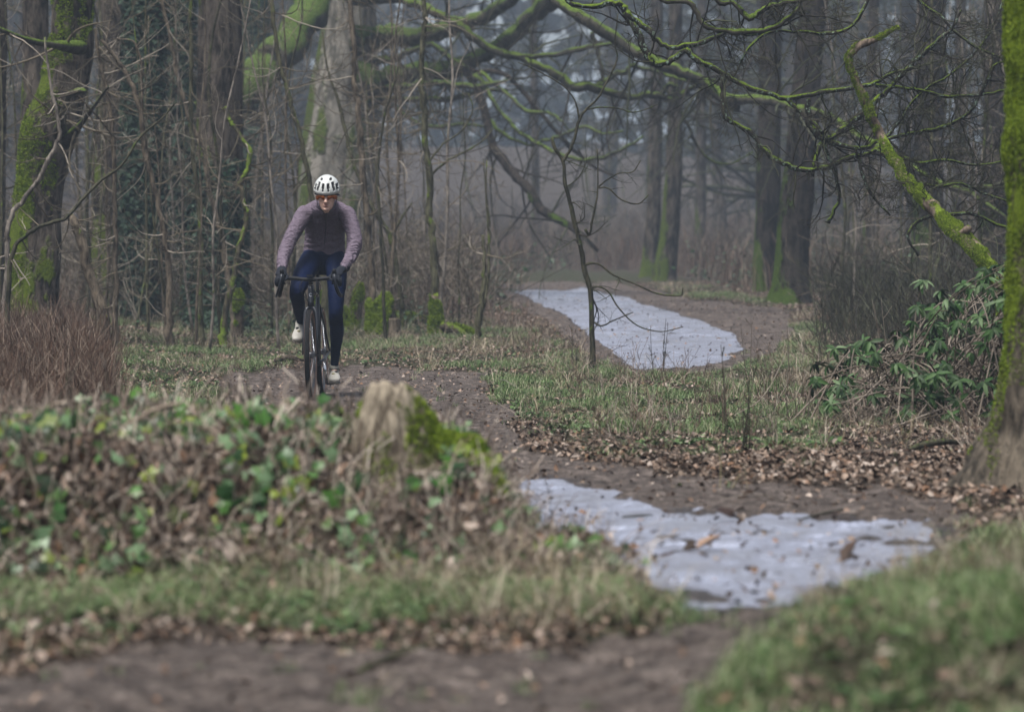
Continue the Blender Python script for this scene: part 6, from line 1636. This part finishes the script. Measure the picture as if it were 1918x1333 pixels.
    zp = MB(); A = catmull([bp(611.5, 397, .262), bp(611, 404, .222), bp(610.5, 415, .135), bp(610, 430, .060), bp(608.5, 448, .010), bp(607.5, 468, -.030)], 4)
    tube(zp, A, .0045, sides=6); zp.build('zip', MAT['zip'], jo)
    # --- tights
    t = MB()
    for ch in (legL, legR): etube(t, [(c, r * 1.0, r * 1.0) for c, r in ch])
    etube(t, [(bp(607, 464, -.145), .142, .105), (bp(607, 478, -.145), .158, .120), (bp(607, 492, -.145), .135, .105)], sides=28)
    fuse(t, 'tights', MAT['tights'], root, .0055, 6, lambda co, no: co + no * (.0025 * fbm(co[:, 0] * 14, co[:, 1] * 14, co[:, 2] * 22, 92, 3))[:, None])
    # --- gloves: palm, four curled fingers and a thumb each
    for s, w, off in ((-1, armL[-1][0], 0.0), (1, armR[-1][0], .0)):
        g_ = MB(); K = lambda a, f, z: BK(s * (.203 + a), f, z)
        up = (w - K(.006, .60, .99)); up /= np.linalg.norm(up)
        etube(g_, [(w + up * .042, .041, .038), (w, .034, .030), (w * .45 + K(.010, .585, .985) * .55, .038, .024), (K(.012, .600, .983), .044, .021), (K(.014, .640, .972), .042, .017)], ref=np.array(HS))
        fing = [(-.012, .0, .0105), (.010, -.004, .0110), (.030, -.014, .0105), (.046, -.028, .0090)]
        for i, (a, dz, r) in enumerate(fing):
            L = (.9, 1.0, .93, .78)[i]
            p = [K(a, .640, .975 + dz), K(a + .002, .640 + .038 * L, .964 + dz), K(a + .004, .640 + .050 * L, .964 + dz - .030 * L), K(a + .000, .640 + .034 * L, .964 + dz - .058 * L), K(a - .006, .640 + .012 * L, .964 + dz - .066 * L)]
            etube(g_, [(q, r * k, r * k) for q, k in zip(p, (1.1, 1.05, 1.0, .92, .78))], sides=12, n=3)
        p = [K(-.022, .595, .972), K(-.036, .622, .958), K(-.034, .650, .942), K(-.024, .668, .932)]
        etube(g_, [(q, r, r) for q, r in zip(p, (.014, .013, .0115, .0095))], sides=12, n=3)
        fuse(g_, 'glove', MAT['glove'], root, .0028, 2)
    # --- shoes
    for heel, toe, cuff in ((bp(562.5, 613, -.055), bp(556.5, 634, .175), legL[-1][0]), (bp(626, 702, -.135), bp(626.5, 710, .125), legR[-1][0])):
        d = toe - heel; L = np.linalg.norm(d); d /= L; side = np.array(HS) - d * np.dot(np.array(HS), d); side /= np.linalg.norm(side); upv = np.cross(side, d); upv *= np.sign(upv[2])
        F = lambda t, u=0, v=0: heel + d * L * t + side * u + upv * v
        sh = MB()
        etube(sh, [(F(.03), .030, .034), (F(.2), .034, .040), (F(.42, 0, .008), .038, .044), (F(.62, 0, .0), .046, .038), (F(.80, 0, -.006), .048, .030), (F(.94, 0, -.010), .038, .023)], ref=side)
        etube(sh, [(F(.26, 0, .01), .036, .046), (cuff * .5 + F(.2, 0, .04) * .5, .039, .044), (cuff + np.array([0, 0, .012]), .040, .042)], ref=side)
        so = fuse(sh, 'shoe', MAT['shoe'], root, .004, 4)
        sl = MB(); V = []; n = 9
        ts = np.linspace(-.08, 1.08, n); ws = [.018, .034, .036, .036, .040, .047, .048, .038, .014]
        for t_, w_ in zip(ts, ws):
            for u_, v_ in ((-w_, -.032), (w_, -.032), (w_, -.042), (-w_, -.042)): V.append(F(t_, u_, v_ + .004 * (t_ > .9)))
        sl.add(V, [(i * 4 + k, i * 4 + (k + 1) % 4, (i + 1) * 4 + (k + 1) % 4, (i + 1) * 4 + k) for i in range(n - 1) for k in range(4)] + [(0, 1, 2, 3), (4 * n - 1, 4 * n - 2, 4 * n - 3, 4 * n - 4)])
        sl.build('sole', MAT['sole'], so)
        dl = MB(); c0 = F(.55, -.010 if heel[2] > .5 else .014, .044); tube(dl, [c0 - upv * .01, c0 + upv * .008], .012, sides=14); dl.build('dial', MAT['black'], so)
        d2 = MB(); c0 = F(.68, .006 if heel[2] > .5 else -.008, .031); ell(d2, c0, (.014, .014, .008)); d2.build('panel', MAT['accent'], so)
        st = MB(); c1 = cuff + np.array([0, 0, -.004]); V = [c1 + side * .042 * math.cos(a) + np.cross(side, [0, 0, 1]) * .044 * math.sin(a) for a in np.linspace(0, 2 * np.pi, 25)]
        tube(st, V, .0035, sides=5); st.build('cuff', MAT['black'], so)
    # --- helmet: ridged shell with deep vents
    hm = MB(); nu, nv = 128, 44; V = []; vent = np.zeros((nv, nu), bool)
    pitch = math.radians(14)
    for i in range(nv):
        ps = -.10 + (math.pi / 2 + .10) * i / (nv - 1)
        for k in range(nu):
            ph = 2 * math.pi * k / nu - math.pi
            X_, F_, Z_ = math.sin(ph) * math.cos(ps), math.cos(ph) * math.cos(ps), math.sin(ps)
            dent = 0.0; inside = False
            if F_ > -0.05:
                for xi, z0, z1, w in ((-.80, .10, .50, .075), (-.60, .14, .66, .080), (-.21, .10, .60, .085), (.21, .10, .60, .085), (.60, .14, .66, .080), (.80, .10, .50, .075)):
                    xc = xi * (1.12 - .42 * (Z_ if abs(xi) < .7 else Z_ * .6)); wz = w * (.55 + .6 * min(1, max(0, (Z_ - z0) / (z1 - z0))))
                    if z0 < Z_ < z1 and abs(X_ - xc) < wz: inside = True
                for xi in (-.36, .36):
                    if ((X_ - xi) / .11) ** 2 + ((Z_ - .84) / .055) ** 2 < 1 and F_ > 0: inside = True
            else:
                for xi in (-.62, -.22, .22, .62):
                    if .15 < Z_ < .8 and abs(X_ - xi * (1.1 - .4 * Z_)) < .075: inside = True
            vent[i, k] = inside
            rr = 1.0 - (.10 if inside else 0) + .012 * math.cos(ph * 9) * (Z_ < .7)
            lowc = 1.0 - .05 * max(0, (.02 - ps) / .12)
            x_, f_, z_ = .104 * X_ * rr * lowc, .137 * F_ * rr * lowc, .120 * Z_ * (rr if Z_ > .3 else 1)
            V.append(hp(x_, .005 + f_ * math.cos(pitch) + z_ * math.sin(pitch), .021 + z_ * math.cos(pitch) - f_ * math.sin(pitch)))
    V = np.array(V); idx = np.arange(nu * nv).reshape(nv, nu); nx = np.roll(idx, -1, 1)
    Q = np.stack([idx[:-1], nx[:-1], nx[1:], idx[1:]], -1)
    vf = (vent[:-1].astype(int) + np.roll(vent, -1, 1)[:-1] + np.roll(vent, -1, 1)[1:] + vent[1:]) >= 2
    hm.add(V, Q[~vf].reshape(-1, 4)); hm.q.append(Q[vf].reshape(-1, 4)); hm.qm.append(np.ones(vf.sum()))
    # inner lining so the rim has thickness
    cI = hp(0, .005, .021); Vi = (V - cI) * .90 + cI; hm.add(Vi, Q.reshape(-1, 4)[:, ::-1], mi=1)
    hm.q.append(np.stack([idx[0], idx[0] + nu * nv, np.roll(idx[0], -1) + nu * nv, np.roll(idx[0], -1)], -1)); hm.qm.append(np.zeros(nu))
    hm.build('helmet', [MAT['helmet'], MAT['vent']], root)
    # headband over the ears, straps
    hb = MB(); A = [hp(.078 * math.sin(a), -.01 + .09 * math.cos(a), -.012 - .01 * math.cos(a)) for a in np.radians(np.linspace(68, 292, 24))]
    etube(hb, [(q, .007, .024) for q in A], ref=None if False else np.array([.3, .3, .9]), n=1, sides=10); hb.build('headband', MAT['glove'], root)
    for s in (-1, 1):
        sp = MB(); A = catmull([hp(s * .080, .03, 0), hp(s * .076, .035, -.06), hp(s * .062, .045, -.115), hp(s * .02, .055, -.152)], 4); tube(sp, A, .004, sides=6); sp.build('helmet_strap', MAT['black'], root)
    # --- sunglasses
    sg = MB(); 
    for yz in (-.018,):
        A = [hp(.080 * math.sin(a), .020 + .080 * math.cos(a), yz - .004) for a in np.radians(np.linspace(-88, 88, 25))]
        tube(sg, A, .0042, sides=8)
    for s in (-1, 1): tube(sg, [hp(s * .080, .02, -.020), hp(s * .078, -.03, -.018)], .0035, sides=6)
    go = sg.build('sunglasses', MAT['black'], root)
    for s in (-1, 1):
        ln = MB(); n = 14; V = []
        for i in range(n):
            a = math.radians(7 + 62 * i / (n - 1)) * s; u = i / (n - 1)
            hi = -.022; lo = -.022 - .044 * math.sin(math.pi * (.18 + .72 * (1 - abs(u - .42)) ** .8)) ** .8 * (1 - .35 * u ** 4)
            for v in np.linspace(0, 1, 5):
                z = hi + (lo - hi) * v; r = .087 + .004 * math.sin(math.pi * v); V.append(hp(r * math.sin(a), .020 + r * math.cos(a), z))
        ln.add(V, [(i * 5 + k, i * 5 + k + 1, (i + 1) * 5 + k + 1, (i + 1) * 5 + k) for i in range(n - 1) for k in range(4)])
        ln.build('lens', MAT['lens'], go)
rider()
# ------------------------------------------------------------------ the far wood ahead, and unseen tree belts added to block horizon light
MAT['wood_mass'] = islandmat("wood_mass", [(0.012, 0.016, 0.011), (0.022, 0.026, 0.018), (0.035, 0.034, 0.027), (0.018, 0.016, 0.013)], 0.9, 0.1)
def far_wood_and_shade_belts():
    rw = np.random.default_rng(808); pos = []; sc = []
    def shade_belt(n, fx, fy, hz):
        t = rw.uniform(0, 1, n); x = fx(t) + rw.normal(0, 3, n); y = fy(t) + rw.normal(0, 3, n); b = gz(x, y)
        h = hz * (0.72 + 0.28 * vnoise(x * .15, y * .15, 0, 3)); z = b + rw.uniform(0, 1, n) * h
        pos.append(np.column_stack([x, y, np.minimum(z, 29)]))
    shade_belt(5200, lambda t: -48 + 0 * t, lambda t: -45 + 260 * t, 21)
    shade_belt(5200, lambda t: 48 + 0 * t, lambda t: -45 + 260 * t, 21)
    shade_belt(2400, lambda t: -48 + 96 * t, lambda t: -46 + 0 * t, 21)
    p = np.vstack(pos)
    V = np.array([(-.5, -.35, 0), (0, -.55, .1), (.5, -.3, 0), (.6, .2, .08), (.1, .55, 0), (-.5, .3, .1), (0, 0, .22)])
    T = np.array([(6, i, (i + 1) % 6) for i in range(6)])
    mb = MB(); scatter(mb, (V, np.zeros((0, 4), np.int64), T), p, rotmats(len(p), rw, full=True), rw.uniform(1.2, 3.4, len(p)))
    # the far edge of the wood ahead: fine branchwork with the pale sky showing through
    n = 8800; x = rw.uniform(-62, 62, n); y = rw.uniform(205, 236, n); b = gz(x, y); h = 15 * (0.8 + 0.3 * vnoise(x * .12, y * .1, 0, 6))
    z = b + h * rw.uniform(0, 1, n) ** 1.1
    scatter(mb, (V, np.zeros((0, 4), np.int64), T), np.column_stack([x, y, z]), rotmats(n, rw, full=True), rw.uniform(.35, 1.3, n))
    tag(mb.build('far_wood_and_shade_belts', MAT['wood_mass'], smooth=False), kind='stuff')
far_wood_and_shade_belts()
# ------------------------------------------------------------------ haze
def make_haze():
    mb = MB()
    x0, x1, y0, y1, z0, z1 = -1000, 1000, -60, 960, -2.5, 33.0
    V = [(x, y, z) for z in (z0, z1) for (x, y) in ((x0, y0), (x1, y0), (x1, y1), (x0, y1))]
    Q = [(0, 3, 2, 1), (4, 5, 6, 7), (0, 1, 5, 4), (1, 2, 6, 5), (2, 3, 7, 6), (3, 0, 4, 7)]
    mb.add(V, Q)
    m = bpy.data.materials.new("haze"); m.use_nodes = True; nt = m.node_tree
    nt.nodes.remove(nt.nodes["Principled BSDF"])
    v = nt.nodes.new("ShaderNodeVolumePrincipled")
    v.inputs["Color"].default_value = (0.68, 0.82, 1.0, 1)
    v.inputs["Density"].default_value = HAZE
    v.inputs["Anisotropy"].default_value = 0.0
    nt.links.new(v.outputs[0], nt.nodes["Material Output"].inputs["Volume"])
    o = mb.build("haze", m, smooth=False)
    tag(o, kind='stuff')
HAZE = 0.0012
make_haze()
